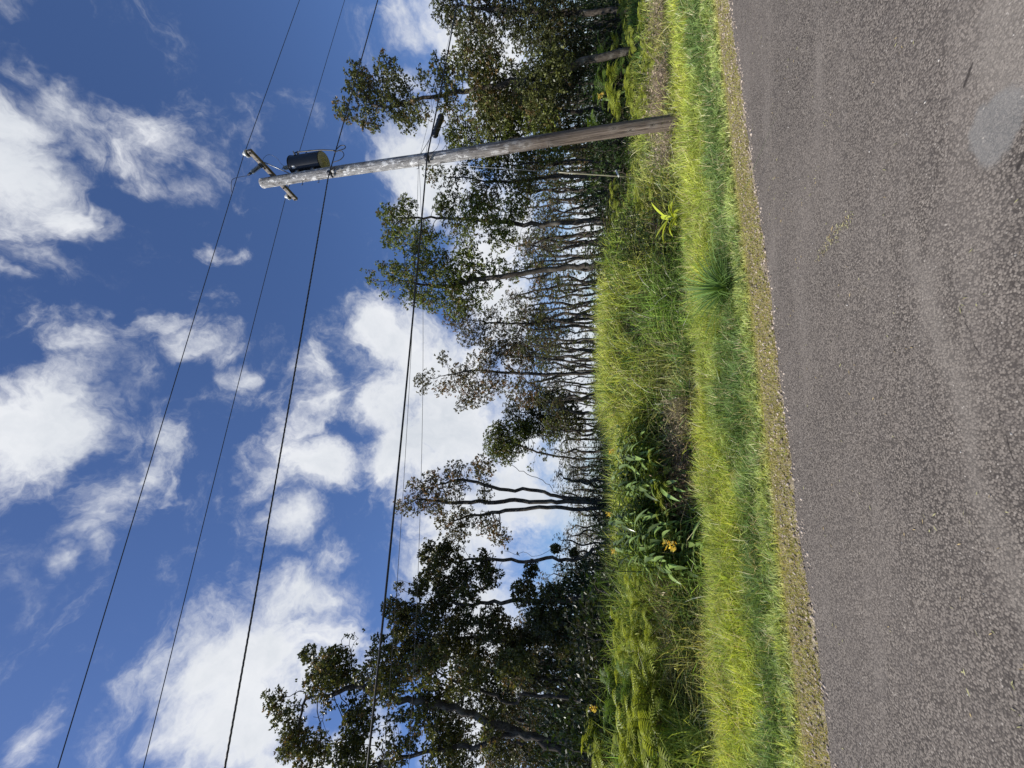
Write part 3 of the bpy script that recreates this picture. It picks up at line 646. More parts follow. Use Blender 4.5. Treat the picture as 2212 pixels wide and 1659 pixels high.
loop('jumper_wire', [(370, 585), (300, 595), (235, 615), (222, 660), (225, 715)], (8.4, 8.15), .006, M_BLACK, label='short jumper wire from the fuse up to the nearest power line', category='wire')
loop('jumper_wire', [(472, 500), (478, 450), (520, 420), (580, 445), (615, 490), (650, 518)], (8.6, 9.05), .004, M_BLACK, label='thin looping wire from the fuse to the bushing of the transformer', category='wire')
loop('secondary_cable', [(752, 436), (722, 415), (745, 400), (830, 392), (930, 383), (1040, 387)], (9.0, 8.75), .016, M_BLACK, label='thick black cable leading from the transformer top to the twisted cable', category='cable')
loop('secondary_cable', [(765, 432), (800, 425), (830, 390), (900, 386), (1010, 384), (1045, 395)], (9.2, 8.8), .012, M_BLACK, label='second black cable leading from the transformer, just inside the thick one', category='cable')
loop('cable_loop', [(1040, 395), (1085, 350), (1122, 350), (1120, 372), (1080, 385), (1040, 400)], (8.75, 8.8), .011, M_BLACK, label='upper small loop of black cable tied to the twisted cable', category='cable')
loop('cable_loop', [(1030, 480), (1085, 460), (1114, 425), (1100, 395), (1065, 388)], (8.85, 8.75), .010, M_BLACK, label='wider lower loop of black cable below the transformer', category='cable')
loop('cable_loop', [(985, 545), (1010, 545), (1030, 520), (1042, 552), (1050, 575)], (8.8, 8.75), .009, M_BLACK, label='short curl of black cable at the pole under the transformer', category='cable')
loop('cable_loop', [(1715, 440), (1760, 415), (1780, 330), (1830, 230), (1935, 190), (2010, 145), (2020, 105), (1975, 92), (1930, 180), (1870, 215)], (8.8, 8.7), .005, M_BLACK, label='big thin loop of wire hanging beside the splice case', category='wire')
loop('cable_loop', [(1790, 415), (1850, 370), (1875, 290), (1860, 240)], (8.8, 8.7), .005, M_BLACK, label='thin wire sagging from the splice case to the pole', category='wire')
loop('cable_loop', [(1800, 415), (1880, 395), (1925, 340), (1945, 310)], (8.8, 8.9), .004, M_BLACK, label='thin wire end sticking out right of the pole below the splice case', category='wire')
loop('cable_loop', [(1710, 435), (1770, 335), (1790, 300)], (8.85, 8.7), .006, M_BLACK, label='short wire from the pole up to the near end of the splice case', category='wire')
# clamps where the cables meet the pole
mb = MB(); o0 = P(*c1(1770, 440), PY - .24); 
mb.box(-e3 * .0, e3 * .06, n3 * .05, z3 * .05); mb.tube([(0, 0, 0), n3 * .14], .03, 8); mb.build('cable_clamp', M_DARKM, pole, loc=tuple(L(o0)))
o0 = P(*c1(1000, 565), PY - .20); mb = MB(); mb.box((0, 0, 0), e3 * .03, n3 * .05, z3 * .05); mb.tube([(0, 0, 0), n3 * .14], .025, 8); mb.build('cable_clamp', M_DARKM, pole, loc=tuple(L(o0)))

# ------------------------------------------------------------------ trees
def colonize(trunks, att, step=.2, kill=.24, jit=.25, seed=0, maxit=90):
    """space colonisation; trunks: list of (points, parent index or None)"""
    r = np.random.RandomState(seed); nodes = []; par = []
    for pts, start in trunks:
        pts = np.asarray(pts, float); prev = start if start is not None else -1
        last = None
        for a, b in zip(pts[:-1], pts[1:]):
            n = max(1, int(np.linalg.norm(b - a) / step))
            for t in np.arange(n) / n:
                q = a + (b - a) * t
                if last is not None: q = q + r.randn(3) * (.014, .014, .004)
                nodes.append(q); par.append(prev); prev = len(nodes) - 1; last = q
        nodes.append(pts[-1]); par.append(prev)
    nn = np.array(nodes); best = np.full(len(att), 1e9); bi = np.zeros(len(att), int); alive = np.ones(len(att), bool)
    def upd(i0):
        new = nn[i0:]
        for c in range(0, len(new), 400):
            D = np.linalg.norm(att[:, None] - new[None, c:c + 400], axis=2); k = D.argmin(1); dm = D[np.arange(len(att)), k]
            w = dm < best; best[w] = dm[w]; bi[w] = i0 + c + k[w]
    upd(0)
    for it in range(maxit):
        alive &= best > kill
        if not alive.any(): break
        idx = np.where(alive)[0]; d = att[idx] - nn[bi[idx]]; d /= np.linalg.norm(d, axis=1)[:, None]
        u, inv = np.unique(bi[idx], return_inverse=True); sm = np.zeros((len(u), 3)); np.add.at(sm, inv, d)
        sm += r.randn(*sm.shape) * jit * np.linalg.norm(sm, axis=1)[:, None] * .8; sm /= np.linalg.norm(sm, axis=1)[:, None] + 1e-9
        i0 = len(nn); nn = np.concatenate([nn, nn[u] + sm * step]); par += list(u); upd(i0)
        if len(nn) > 9000: break
    return nn, np.array(par)
def tree_meshes(nn, par, rbase, rtip=.006, seed=0, leaf=(.055, .035), nl=7, tufts=1.6, pal=None, spread=.10, trunk_sides=8, reach=3, powr=2.2, nocrown=0, extra=None):
    r = np.random.RandomState(seed + 99); n = len(nn)
    ch = [[] for _ in range(n)]
    for i, p in enumerate(par):
        if p >= 0: ch[p].append(i)
    cnt = np.zeros(n)
    depth = np.zeros(n, int)            # steps to farthest tip
    order = list(range(n - 1, -1, -1))
    for i in order:
        if not ch[i]: cnt[i] = 1
        if par[i] >= 0: cnt[par[i]] += cnt[i]; depth[par[i]] = max(depth[par[i]], depth[i] + 1)
    rad = rtip * cnt ** (1 / powr); k = rbase / rad.max()
    rad = np.where(rad > rtip * 1.5, rtip + (rad - rtip) * max(.3, (rbase - rtip) / (rad.max() - rtip + 1e-9)), rad)
    mb = MB()
    stack = [(i, None) for i in range(n) if par[i] < 0]
    while stack:
        i, p = stack.pop(); chain = ([p] if p is not None else []) + [i]
        while ch[i]:
            c = sorted(ch[i], key=lambda q: -cnt[q])
            for o_ in c[1:]: stack.append((o_, i))
            i = c[0]; chain.append(i)
        if len(chain) < 2: continue
        rr = rad[chain].copy()
        if p is not None: rr[0] = min(rr[0], rr[1] * 1.15)
        mb.tube(nn[chain], rr, trunk_sides if rr.max() > .04 else 4, False)
    wood = (np.concatenate(mb.v), [np.concatenate(f) for f in mb.f.values()])
    tip = np.where((depth < reach) & (cnt < 7) & (np.arange(n) >= nocrown))[0]
    tn = nn[tip]; tip = tip[r.rand(len(tip)) < .45 + .9 * (fbm(tn[:, 0] + tn[:, 1] * .7, tn[:, 2], 1.7, 66) > .47)]
    rep = np.concatenate([tip] * int(math.ceil(tufts))); rep = rep[r.rand(len(rep)) < tufts / math.ceil(tufts)]
    c = nn[rep] + r.randn(len(rep), 3) * spread
    base = nn[par[rep]]
    if extra is not None and len(extra):
        dm = np.full(len(extra), 9.); am = np.zeros(len(extra), int); cand = np.where(cnt < 25)[0]
        for q in range(0, len(cand), 500):
            Dm = np.linalg.norm(extra[:, None] - nn[None, cand[q:q + 500]], axis=2); k = Dm.argmin(1); v = Dm[np.arange(len(extra)), k]; w = v < dm; dm[w] = v[w]; am[w] = cand[q + k[w]]
        ok = dm < .33; c = np.concatenate([c, extra[ok]]); base = np.concatenate([base, nn[am[ok]]])
    tw = c - base; tw /= np.linalg.norm(tw, axis=1)[:, None] + 1e-9
    m_ = len(c); D = r.randn(m_, nl, 3); D /= np.linalg.norm(D, axis=2)[:, :, None]; D = D + tw[:, None] * .7 + np.array((0, 0, .25)); D /= np.linalg.norm(D, axis=2)[:, :, None]
    Ln = leaf[0] * (.6 + .8 * r.rand(m_, nl, 1)); R = r.randn(m_, nl, 3); Wv = np.cross(D, R); Wv /= np.linalg.norm(Wv, axis=2)[:, :, None] + 1e-9
    Wv *= leaf[1] * (.7 + .6 * r.rand(m_, nl, 1)); b = c[:, None] + D * leaf[0] * .25
    V = np.stack([b, b + D * Ln * .5 + Wv * .5, b + D * Ln, b + D * Ln * .5 - Wv * .5], 2)
    pal = pal or PAL; k = r.rand(m_); cc = lerpc(pal[0], pal[1], k)
    # patches of tone through the crown
    bn = fbm(c[:, 0] + c[:, 2] * .7, c[:, 1] + c[:, 2], .8, 60); w = (r.rand(m_) < pal[3]) & (bn > .42); cc[w] = np.asarray(pal[2])
    cc = cc * (.65 + .7 * bn + .25 * r.randn(m_).clip(-1, 1))[:, None]
    cc = cc * .80
    C = np.repeat(np.repeat(cc[:, None], nl, 1) * (.8 + .4 * r.rand(m_, nl, 1)), 4, 1).reshape(-1, 3).clip(.004, 1)
    q = np.arange(m_ * nl * 4).reshape(-1, 4)
    return wood, (V.reshape(-1, 3), q, C)
PAL = ((.070, .082, .028), (.22, .24, .07), (.24, .17, .08), .2)
PAL_G = ((.080, .105, .024), (.28, .33, .07), (.24, .19, .08), .14)
PAL_B = ((.09, .085, .040), (.24, .22, .10), (.32, .19, .09), .35)
PAL_D = ((.05, .058, .024), (.15, .165, .055), (.19, .14, .07), .17)
def make_tree(name, stems, blobs, Y, rbase, label, seed, dens=1.0, pal=None, group=None, leaf=(.080, .052), tufts=1.0, nl=9, sep=.26, powr=1.65, category='tree', fill=3.1):
    rbase *= .66; r = np.random.RandomState(seed); trunks = []; base0 = None
    for st in stems:
        pts = [P(ix, iy, Y + (dy[0] if dy else 0)) for ix, iy, *dy in st]
        g = pts[0].copy(); g[2] = ground_h(g[0], g[1]) - .15
        if g[2] < pts[0][2] - .05:
            g[:2] += (pts[0][:2] - pts[1][:2]) * .15; pts = [g] + pts
        if base0 is None: base0 = pts[0].copy(); base0[2] += .15
        # subdivide with a little natural sway
        c = smooth_curve(pts, 5); c[1:-1] += r.randn(len(c) - 2, 3) * .022; trunks.append((c, None))
    att = []; ext = []
    for ix, iy, rx, ry, *dy in blobs:
        yy = Y + (dy[0] if dy else r.uniform(-.35, .35)); c = P(ix, iy, yy); t = yy / ray(ix, iy)[1]
        vx, vz = ry * t, rx * t; vy = (vx + vz) / 2 * 1.05
        n = int(4.19 * vx * vy * vz / (sep ** 3) * 1.0 * dens) + 14
        u = r.randn(n, 3); u /= np.linalg.norm(u, axis=1)[:, None]; rad = r.rand(n, 1) ** (1 / 2.4)
        q = u * rad; 
        # break the ellipsoid into lobes
        a = c + q * np.array((vx, vy, vz)); k = fbm(a[:, 0] * 1.0 + a[:, 1] * .6, a[:, 2] + a[:, 1] * .4, 1.1, seed % 40, 2) + .15 * (1 - rad[:, 0]) > .41
        att.append(a[k] if k.sum() > 5 else a)
        m2 = int(n * fill); u = r.randn(m2, 3); u /= np.linalg.norm(u, axis=1)[:, None]; rad = r.rand(m2, 1) ** (1 / 2.6); a = c + u * rad * 1.04 * np.array((vx, vy, vz))
        k = fbm(a[:, 0] * 1.0 + a[:, 1] * .6, a[:, 2] + a[:, 1] * .4, 1.1, seed % 40, 2) + .12 * (1 - rad[:, 0]) > .42; ext.append(a[k])
    att = np.concatenate(att)
    nn, par = colonize(trunks, att, .2, .22, .25, seed)
    n0 = sum(max(1, 0) for _ in trunks)
    wood, lf = tree_meshes(nn, par, rbase, .0065, seed, leaf, nl, tufts, pal, .09, powr=powr, extra=np.concatenate(ext))
    o = obj(name, None, None, tuple(base0), label=label, category=category)
    if group: o['group'] = group
    obj('trunk', mesh_np('trunk', wood[0] - base0, wood[1], M_BARK, None, True), o)
    obj('crown', mesh_np('crown', lf[0] - base0, lf[1], M_LEAF, lf[2]), o)
    return o
G_ = 'ohia trees along the edge of the wood'
# right of the pole
make_tree('tree', [[(1400, 95), (1330, 118), (1200, 155), (1080, 185), (980, 200), (900, 212), (850, 228), (800, 225)]],
    [(775, 165, 28, 26), (795, 205, 50, 36), (745, 240, 24, 24), (850, 150, 45, 30), (860, 215, 36, 40), (900, 175, 30, 26), (880, 262, 30, 20), (905, 240, 30, 25), (800, 262, 30, 16),
     (960, 165, 40, 45), (975, 230, 30, 35), (1020, 150, 60, 50), (1080, 190, 55, 60), (1150, 200, 50, 55), (1050, 245, 50, 40), (1190, 150, 50, 45)], 13.0, .17,
    'tall leaning tree right of the pole, its thin top reaching above all its neighbours', 101, .95, PAL, tufts=1.6)
make_tree('tree', [[(1330, 25), (1200, 30), (1100, 22), (1000, 15), (960, 12)]],
    [(960, 12, 30, 30), (975, 40, 30, 25), (1010, 60, 30, 35), (1060, 25, 50, 45), (1060, 85, 45, 35), (1130, 50, 55, 55), (1200, 30, 50, 50), (1200, 90, 45, 40), (1000, -30, 60, 40), (1110, -40, 80, 50)], 15.5, .15,
    'dark tree at the right-hand end of the wood, cut by the edge of the photo', 102, .75, PAL_D)
make_tree('tree', [[(1340, 300), (1250, 296), (1150, 300), (1080, 297), (1020, 300)]],
    [(975, 298, 18, 22), (1010, 300, 38, 40), (1065, 290, 45, 50), (1120, 300, 50, 45), (1110, 250, 40, 40), (1170, 270, 45, 45), (1060, 335, 30, 25), (1190, 320, 40, 30)], 15.0, .10,
    'greenish leafy tree directly behind the pole on its right side', 103, .95, PAL_G)
make_tree('tree', [[(1320, 235), (1240, 240), (1150, 232), (1080, 225)]],
    [(1100, 225, 50, 40), (1160, 225, 50, 50), (1210, 250, 45, 45), (1220, 180, 45, 50), (1050, 215, 30, 30), (1240, 120, 40, 50), (1250, 300, 40, 40)], 17.0, .11,
    'dense dark tree between the tall leaning tree and the pole', 104, .9, PAL_D)
# left of the pole
make_tree('tree', [[(1300, 385), (1200, 380), (1100, 392), (1000, 385), (950, 380)], [(1310, 352), (1240, 345), (1130, 355), (1060, 360)]],
    [(940, 375, 26, 26), (975, 400, 30, 30), (1010, 372, 35, 30), (1040, 415, 40, 35), (1075, 370, 40, 30), (1120, 400, 45, 36), (1000, 425, 26, 20), (1150, 350, 40, 30)], 15.5, .10,
    'loose double-stemmed tree just left of the pole', 105, .85, PAL)
make_tree('tree', [[(1330, 478), (1260, 478), (1150, 486), (1060, 478), (960, 470), (890, 470)]],
    [(835, 462, 18, 22), (860, 480, 32, 32), (885, 445, 28, 24), (850, 520, 24, 24), (910, 510, 40, 32), (945, 455, 36, 30), (990, 490, 42, 42), (960, 440, 30, 25), (1040, 460, 42, 36), (1080, 505, 42, 36), (1110, 450, 36, 30), (1020, 430, 30, 25)], 15.0, .13,
    'bushy yellow-green tree, second tree left of the pole', 106, .95, PAL_G)
make_tree('tree', [[(1300, 570), (1250, 576), (1130, 590), (1040, 602), (960, 618), (900, 612), (840, 605)], [(1290, 570), (1250, 571), (1200, 545), (1140, 515), (1110, 500)]],
    [(802, 600, 18, 26), (820, 575, 18, 18), (835, 625, 24, 26), (860, 590, 32, 28), (890, 640, 32, 26), (905, 590, 32, 32), (930, 645, 30, 32), (950, 570, 36, 36), (960, 610, 36, 36), (985, 655, 32, 34), (1010, 600, 42, 36), (1010, 545, 32, 36), (1050, 640, 36, 36), (1060, 580, 36, 28), (900, 545, 30, 24), (1090, 610, 30, 30)], 13.5, .15,
    'tallest tree of the middle group, a forked trunk with one bare limb leaning right', 107, .95, PAL_G)
make_tree('tree', [[(1320, 690), (1240, 690), (1120, 700), (1050, 695), (1000, 690)]],
    [(985, 690, 30, 26), (1020, 720, 36, 32), (1010, 665, 30, 26), (1070, 690, 40, 36), (1110, 730, 42, 36), (1140, 680, 40, 36), (1050, 740, 24, 24), (1180, 720, 40, 36)], 20, .10,
    'thin brownish tree behind the tall middle group, to its left', 108, .5, PAL_B, leaf=(.075, .05))
make_tree('tree', [[(1325, 805), (1200, 808), (1110, 806), (1020, 800), (960, 812), (925, 820)], [(1325, 775), (1250, 780), (1150, 772), (1080, 765)]],
    [(912, 828, 16, 26), (935, 800, 24, 22), (960, 845, 26, 26), (955, 775, 18, 18), (1000, 815, 34, 34), (1000, 870, 26, 22), (1040, 780, 34, 32), (1030, 850, 34, 32), (1080, 830, 42, 40), (1070, 755, 32, 30), (1120, 770, 42, 40), (1130, 850, 40, 36)], 18.5, .12,
    'slender brownish tree with two stems, standing before the big cloud mid-wood', 109, .62, PAL_B, leaf=(.075, .05))
make_tree('tree', [[(1325, 905), (1230, 905), (1160, 895), (1120, 890)], [(1325, 860), (1240, 862), (1150, 872)]],
    [(1110, 880, 26, 32), (1140, 915, 32, 32), (1165, 875, 36, 36), (1190, 920, 36, 34), (1210, 875, 36, 36), (1240, 915, 26, 40)], 21, .09,
    'low dark dense tree left of the slender brownish tree', 110, .9, PAL_D, leaf=(.08, .055))
make_tree('tree', [[(1325, 988), (1240, 990), (1180, 982), (1130, 965)]],
    [(1068, 955, 26, 34), (1085, 925, 24, 22), (1095, 975, 32, 36), (1120, 950, 32, 42), (1150, 985, 30, 30), (1140, 925, 26, 24)], 20, .08,
    'round-topped dark tree right of the three-stemmed tree', 111, 1.1, PAL_G, leaf=(.08, .055))
make_tree('tree', [[(1345, 1085), (1320, 1082), (1230, 1078), (1160, 1060), (1080, 1055), (1000, 1035), (940, 1050)], [(1345, 1088), (1320, 1086), (1200, 1084), (1090, 1082), (1000, 1085), (900, 1078)],
                   [(1345, 1092), (1320, 1098), (1200, 1098), (1120, 1100), (1050, 1110), (980, 1125)], [(1215, 1070), (1180, 1045), (1130, 1020), (1100, 1000)]],
    [(872, 1085, 18, 30), (895, 1060, 24, 26), (905, 1105, 24, 26), (935, 1040, 28, 28), (940, 1085, 28, 32), (950, 1125, 28, 26), (985, 1020, 28, 26), (990, 1065, 28, 32), (1000, 1110, 30, 30), (990, 1150, 28, 22), (1040, 1010, 28, 28), (1050, 1130, 30, 26), (1080, 1160, 26, 20), (1040, 1060, 24, 30)], 14.5, .12,
    'open fan-shaped tree with three bare stems rising side by side', 112, 1.1, PAL_B, tufts=1.3, fill=2.0)
make_tree('tree', [[(1350, 1170), (1290, 1185), (1250, 1205), (1180, 1208), (1120, 1212), (1040, 1208), (980, 1215)], [(1250, 1205), (1200, 1190), (1150, 1200), (1090, 1190)]],
    [(925, 1195, 18, 24), (950, 1215, 24, 24), (965, 1180, 22, 20), (995, 1200, 26, 30), (1000, 1245, 28, 26), (930, 1245, 22, 20), (1040, 1215, 26, 28), (1060, 1250, 28, 24), (1150, 1240, 20, 26), (1200, 1190, 10, 12), (960, 1265, 26, 22), (1240, 1195, 10, 10)], 13.0, .09,
    'crooked small tree with a bare lower trunk left of the three-stemmed tree', 113, 1.1, PAL_D, fill=6)
make_tree('tree', [[(1320, 1290), (1270, 1292), (1180, 1302), (1100, 1296), (1020, 1305), (940, 1300)]],
    [(868, 1262, 24, 22), (850, 1300, 30, 28), (890, 1310, 28, 28), (905, 1275, 22, 22), (870, 1345, 30, 26), (930, 1330, 32, 32), (960, 1290, 30, 26), (1000, 1340, 36, 32), (1010, 1290, 28, 28), (1060, 1350, 40, 36), (1130, 1280, 26, 26), (1170, 1330, 36, 36), (1200, 1260, 34, 34)], 12.0, .10,
    'dark lumpy-crowned tree whose top overlaps the thick cable, right of the biggest tree', 114, 1.05, PAL_D, fill=6)
make_tree('tree', [[(1290, 1380), (1200, 1372), (1120, 1385), (1040, 1380), (950, 1385)]],
    [(880, 1390, 36, 32), (930, 1400, 42, 36), (980, 1380, 40, 40), (1040, 1400, 46, 42), (1100, 1380, 46, 42), (1160, 1390, 46, 42), (1210, 1370, 36, 46), (860, 1440, 40, 30)], 12.8, .10,
    'dense dark tree between the lumpy-crowned tree and the biggest tree', 115, 1.0, PAL_D, fill=6)
make_tree('tree', [[(1330, 1650), (1220, 1620), (1120, 1585), (1020, 1545), (930, 1520), (850, 1505), (780, 1480), (720, 1500), (660, 1510)], [(1120, 1585), (1040, 1610), (940, 1620), (850, 1640)],
                   [(1150, 1500), (1110, 1520), (1060, 1500), (980, 1470)]],
    [(592, 1500, 22, 28), (610, 1535, 26, 22), (640, 1580, 26, 32), (625, 1625, 26, 26), (655, 1490, 26, 24), (690, 1445, 24, 26), (665, 1415, 14, 18), (720, 1410, 26, 26), (730, 1470, 26, 28), (700, 1540, 26, 30), (700, 1610, 32, 32), (760, 1390, 30, 26), (770, 1440, 36, 30), (780, 1560, 36, 36), (760, 1640, 40, 36), (640, 1535, 40, 50), (690, 1490, 36, 40), (740, 1590, 44, 50), (670, 1580, 36, 50), (720, 1440, 36, 40), (780, 1500, 40, 50), (820, 1400, 36, 30), (840, 1480, 40, 40), (860, 1590, 46, 46), (660, 1670, 60, 40), (800, 1700, 60, 40),
     (920, 1440, 46, 42), (930, 1530, 46, 46), (960, 1620, 46, 46), (1010, 1480, 46, 46), (1040, 1570, 46, 46), (1110, 1450, 42, 42)], 10.5, .15,
    'biggest tree, twisting dark limbs and broad crown at the left end of the wood', 116, 1.25, PAL, sep=.24, fill=3.2)
make_tree('tree', [[(1300, 1480), (1220, 1478), (1150, 1460), (1080, 1450), (1000, 1460)]],
    [(1010, 1440, 46, 46), (1060, 1500, 50, 50), (1110, 1430, 46, 46), (1130, 1540, 50, 50), (1080, 1610, 50, 50), (1170, 1460, 46, 50), (1180, 1620, 50, 50), (1210, 1520, 40, 50), (980, 1550, 50, 50), (1000, 1640, 46, 46)], 13.5, .12,
    'dense shaded tree filling the space under the biggest tree', 117, .9, PAL_D)

# background wood : variants copied
def variant(seed, Ht=8.0, pal=None):
    r = np.random.RandomState(seed); x = 0; y = 0; pts = []
    lean = r.randn(2) * .35
    for k, z in enumerate(np.linspace(-.2, Ht * .82, 8)): pts.append((lean[0] * z / Ht + r.randn() * .10, lean[1] * z / Ht + r.randn() * .10, z))
    att = []
    for k in range(r.randint(5, 8)):
        c = np.array((lean[0] + r.randn() * .55, lean[1] + r.randn() * .55, Ht * r.uniform(.58, .96))); n = 40; u = r.randn(n, 3); u /= np.linalg.norm(u, axis=1)[:, None]
        att.append(c + u * r.rand(n, 1) ** .4 * np.array((.75, .75, .55)))
    for k in range(3):
        c = np.array((r.randn() * .3, r.randn() * .3, Ht * r.uniform(.25, .55))); att.append(c + r.randn(6, 3) * .3)
    nn, par = colonize([(smooth_curve(pts, 3), None)], np.concatenate(att), .25, .28, .25, seed)
    A_ = np.concatenate(att); ex = A_ + r.randn(len(A_), 3) * .22
    wood, lf = tree_meshes(nn, par, .075 + .03 * r.rand(), .008, seed, (.12, .08), 9, 1.25, pal, .12, trunk_sides=6, powr=1.7)
    return mesh_np('trunk', wood[0], wood[1], M_BARK, None, True), mesh_np('crown', lf[0], lf[1], M_LEAF, lf[2])
VAR = [variant(300 + k, 8.0, [PAL, PAL_B, PAL_D, PAL_G, PAL_B, PAL_D, PAL][k]) for k in range(7)]
prof_iy = [-200, 0, 150, 300, 400, 500, 650, 760, 850, 950, 1010, 1070, 1110, 1190, 1240, 1320, 1450, 1659, 1900]
prof_ix = [1080, 1080, 1100, 1090, 1075, 1075, 1070, 1075, 1110, 1160, 1210, 1225, 1262, 1275, 1180, 1100, 1040, 1000, 1000]
def placed_bg(n, y0, y1, seed, label, group, hs=(.78, 1.02)):
    r = np.random.RandomState(seed)
    for k in range(n):
        iy = -60 + (k + r.rand()) / n * 1780; Y = r.uniform(y0, y1); ixt = np.interp(iy, prof_iy, prof_ix)
        p = P(ixt, iy, Y); g = ground_h(p[0], p[1]); Ht = (p[2] - g) * r.uniform(*hs); Ht = max(2.2, Ht)
        x_ = p[0]; s_, d_ = SD(x_, Y)
        if d_ < 8: continue
        sc = Ht / 8.0; tm, cm = VAR[r.randint(len(VAR))]
        o = obj('slender_tree', None, None, (x_, Y, g), label=label, category='tree', group=group)
        o.rotation_euler = (r.randn() * .06, r.randn() * .06, r.rand() * 6.28); w_ = max(sc, .5) * r.uniform(.65, 1.5); o.scale = (w_, w_, sc)
        obj('trunk', tm, o); obj('crown', cm, o)
placed_bg(78, 21, 30, 401, 'slender dark-trunked tree in the thin wood behind the front row of trees', 'slender trees of the wood behind the front row', (.62, 1.0))
placed_bg(95, 30, 48, 402, 'small far slender tree deep in the wood, seen between nearer trunks', 'small far trees deep in the wood', (.5, 1.0))
placed_bg(70, 14, 20, 403, 'thin young tree standing just behind the front row of trees', 'thin young trees just behind the front row', (.55, .95))

# ------------------------------------------------------------------ shrubs
def shrub_variant(seed, pal, leaf=(.08, .045), R=.7, Ht=1.3, n=170):
    r = np.random.RandomState(seed); u = r.randn(n, 3); u /= np.linalg.norm(u, axis=1)[:, None]; u[:, 2] = np.abs(u[:, 2])
    att = u * (r.rand(n, 1) ** .4) * np.array((R, R, Ht)) * (.8 + .4 * fbm(u[:, 0], u[:, 1] + u[:, 2], 2.5, seed % 30))[:, None] + np.array((0, 0, .12))
    tr_ = [(np.array([(0, 0, -.1), (r.randn() * .1, r.randn() * .1, .3)]), None), (np.array([(.1, 0, -.1), (.25, r.randn() * .1, .3)]), None)]
    nn, par = colonize(tr_, att, .14, .16, .25, seed)
    wood, lf = tree_meshes(nn, par, .03, .004, seed, leaf, 6, 2.0, pal, .08, trunk_sides=5, reach=4)
    return mesh_np('branches', wood[0], wood[1], M_BARK, None, True), mesh_np('foliage', lf[0], lf[1], M_LEAF, lf[2])
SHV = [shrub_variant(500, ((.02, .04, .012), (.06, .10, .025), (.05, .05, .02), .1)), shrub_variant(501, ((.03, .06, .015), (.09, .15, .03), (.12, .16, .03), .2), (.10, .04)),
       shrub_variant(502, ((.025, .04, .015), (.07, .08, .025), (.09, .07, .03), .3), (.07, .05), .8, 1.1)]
def shrub(x, y, h, w, k, rot, label, group, name='shrub'):
    o = obj(name, None, None, (x, y, ground_h(x, y) - .05), label=label, category='shrub', group=group)
    o.rotation_euler = (0, 0, rot); o.scale = (w / .75, w / .75, h / 1.3); obj('branches', SHV[k][0], o); obj('foliage', SHV[k][1], o)
r = np.random.RandomState(77)
def shrub_row(n, iy0, iy1, d0, d1, h0, h1, ks, label, group):
    for k in range(n):
        iy = iy0 + (k + r.rand()) / n * (iy1 - iy0); d = r.uniform(d0, d1); x_, y_ = at_col(iy, d)
        hh = r.uniform(h0, h1) if h0 < 50 else max(.6, P(r.uniform(h0, h1), iy, y_)[2] - ground_h(x_, y_))
        shrub(x_, y_, hh, r.uniform(.6, 1.0), ks[r.randint(len(ks))], r.rand() * 6.28, label, group)
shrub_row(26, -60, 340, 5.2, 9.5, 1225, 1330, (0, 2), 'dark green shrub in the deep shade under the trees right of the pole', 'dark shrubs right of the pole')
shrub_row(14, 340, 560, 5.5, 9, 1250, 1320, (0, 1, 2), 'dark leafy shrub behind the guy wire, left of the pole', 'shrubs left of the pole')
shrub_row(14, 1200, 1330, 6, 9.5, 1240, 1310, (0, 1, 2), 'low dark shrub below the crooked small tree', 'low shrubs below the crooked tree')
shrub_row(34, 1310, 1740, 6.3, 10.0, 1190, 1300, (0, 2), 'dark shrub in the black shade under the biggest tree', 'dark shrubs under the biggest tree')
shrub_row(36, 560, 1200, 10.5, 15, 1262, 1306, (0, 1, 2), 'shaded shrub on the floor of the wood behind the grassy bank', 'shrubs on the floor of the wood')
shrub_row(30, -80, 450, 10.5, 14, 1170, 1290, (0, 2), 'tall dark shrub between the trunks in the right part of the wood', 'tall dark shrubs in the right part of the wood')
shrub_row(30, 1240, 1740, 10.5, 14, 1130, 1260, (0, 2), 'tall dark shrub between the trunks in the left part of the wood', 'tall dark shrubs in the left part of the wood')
shrub_row(7, 480, 580, 3.2, 4.6, .4, .8, (2, 1), 'low green shrub on the bank left of the yellow leafy plant', 'low shrubs on the bank')

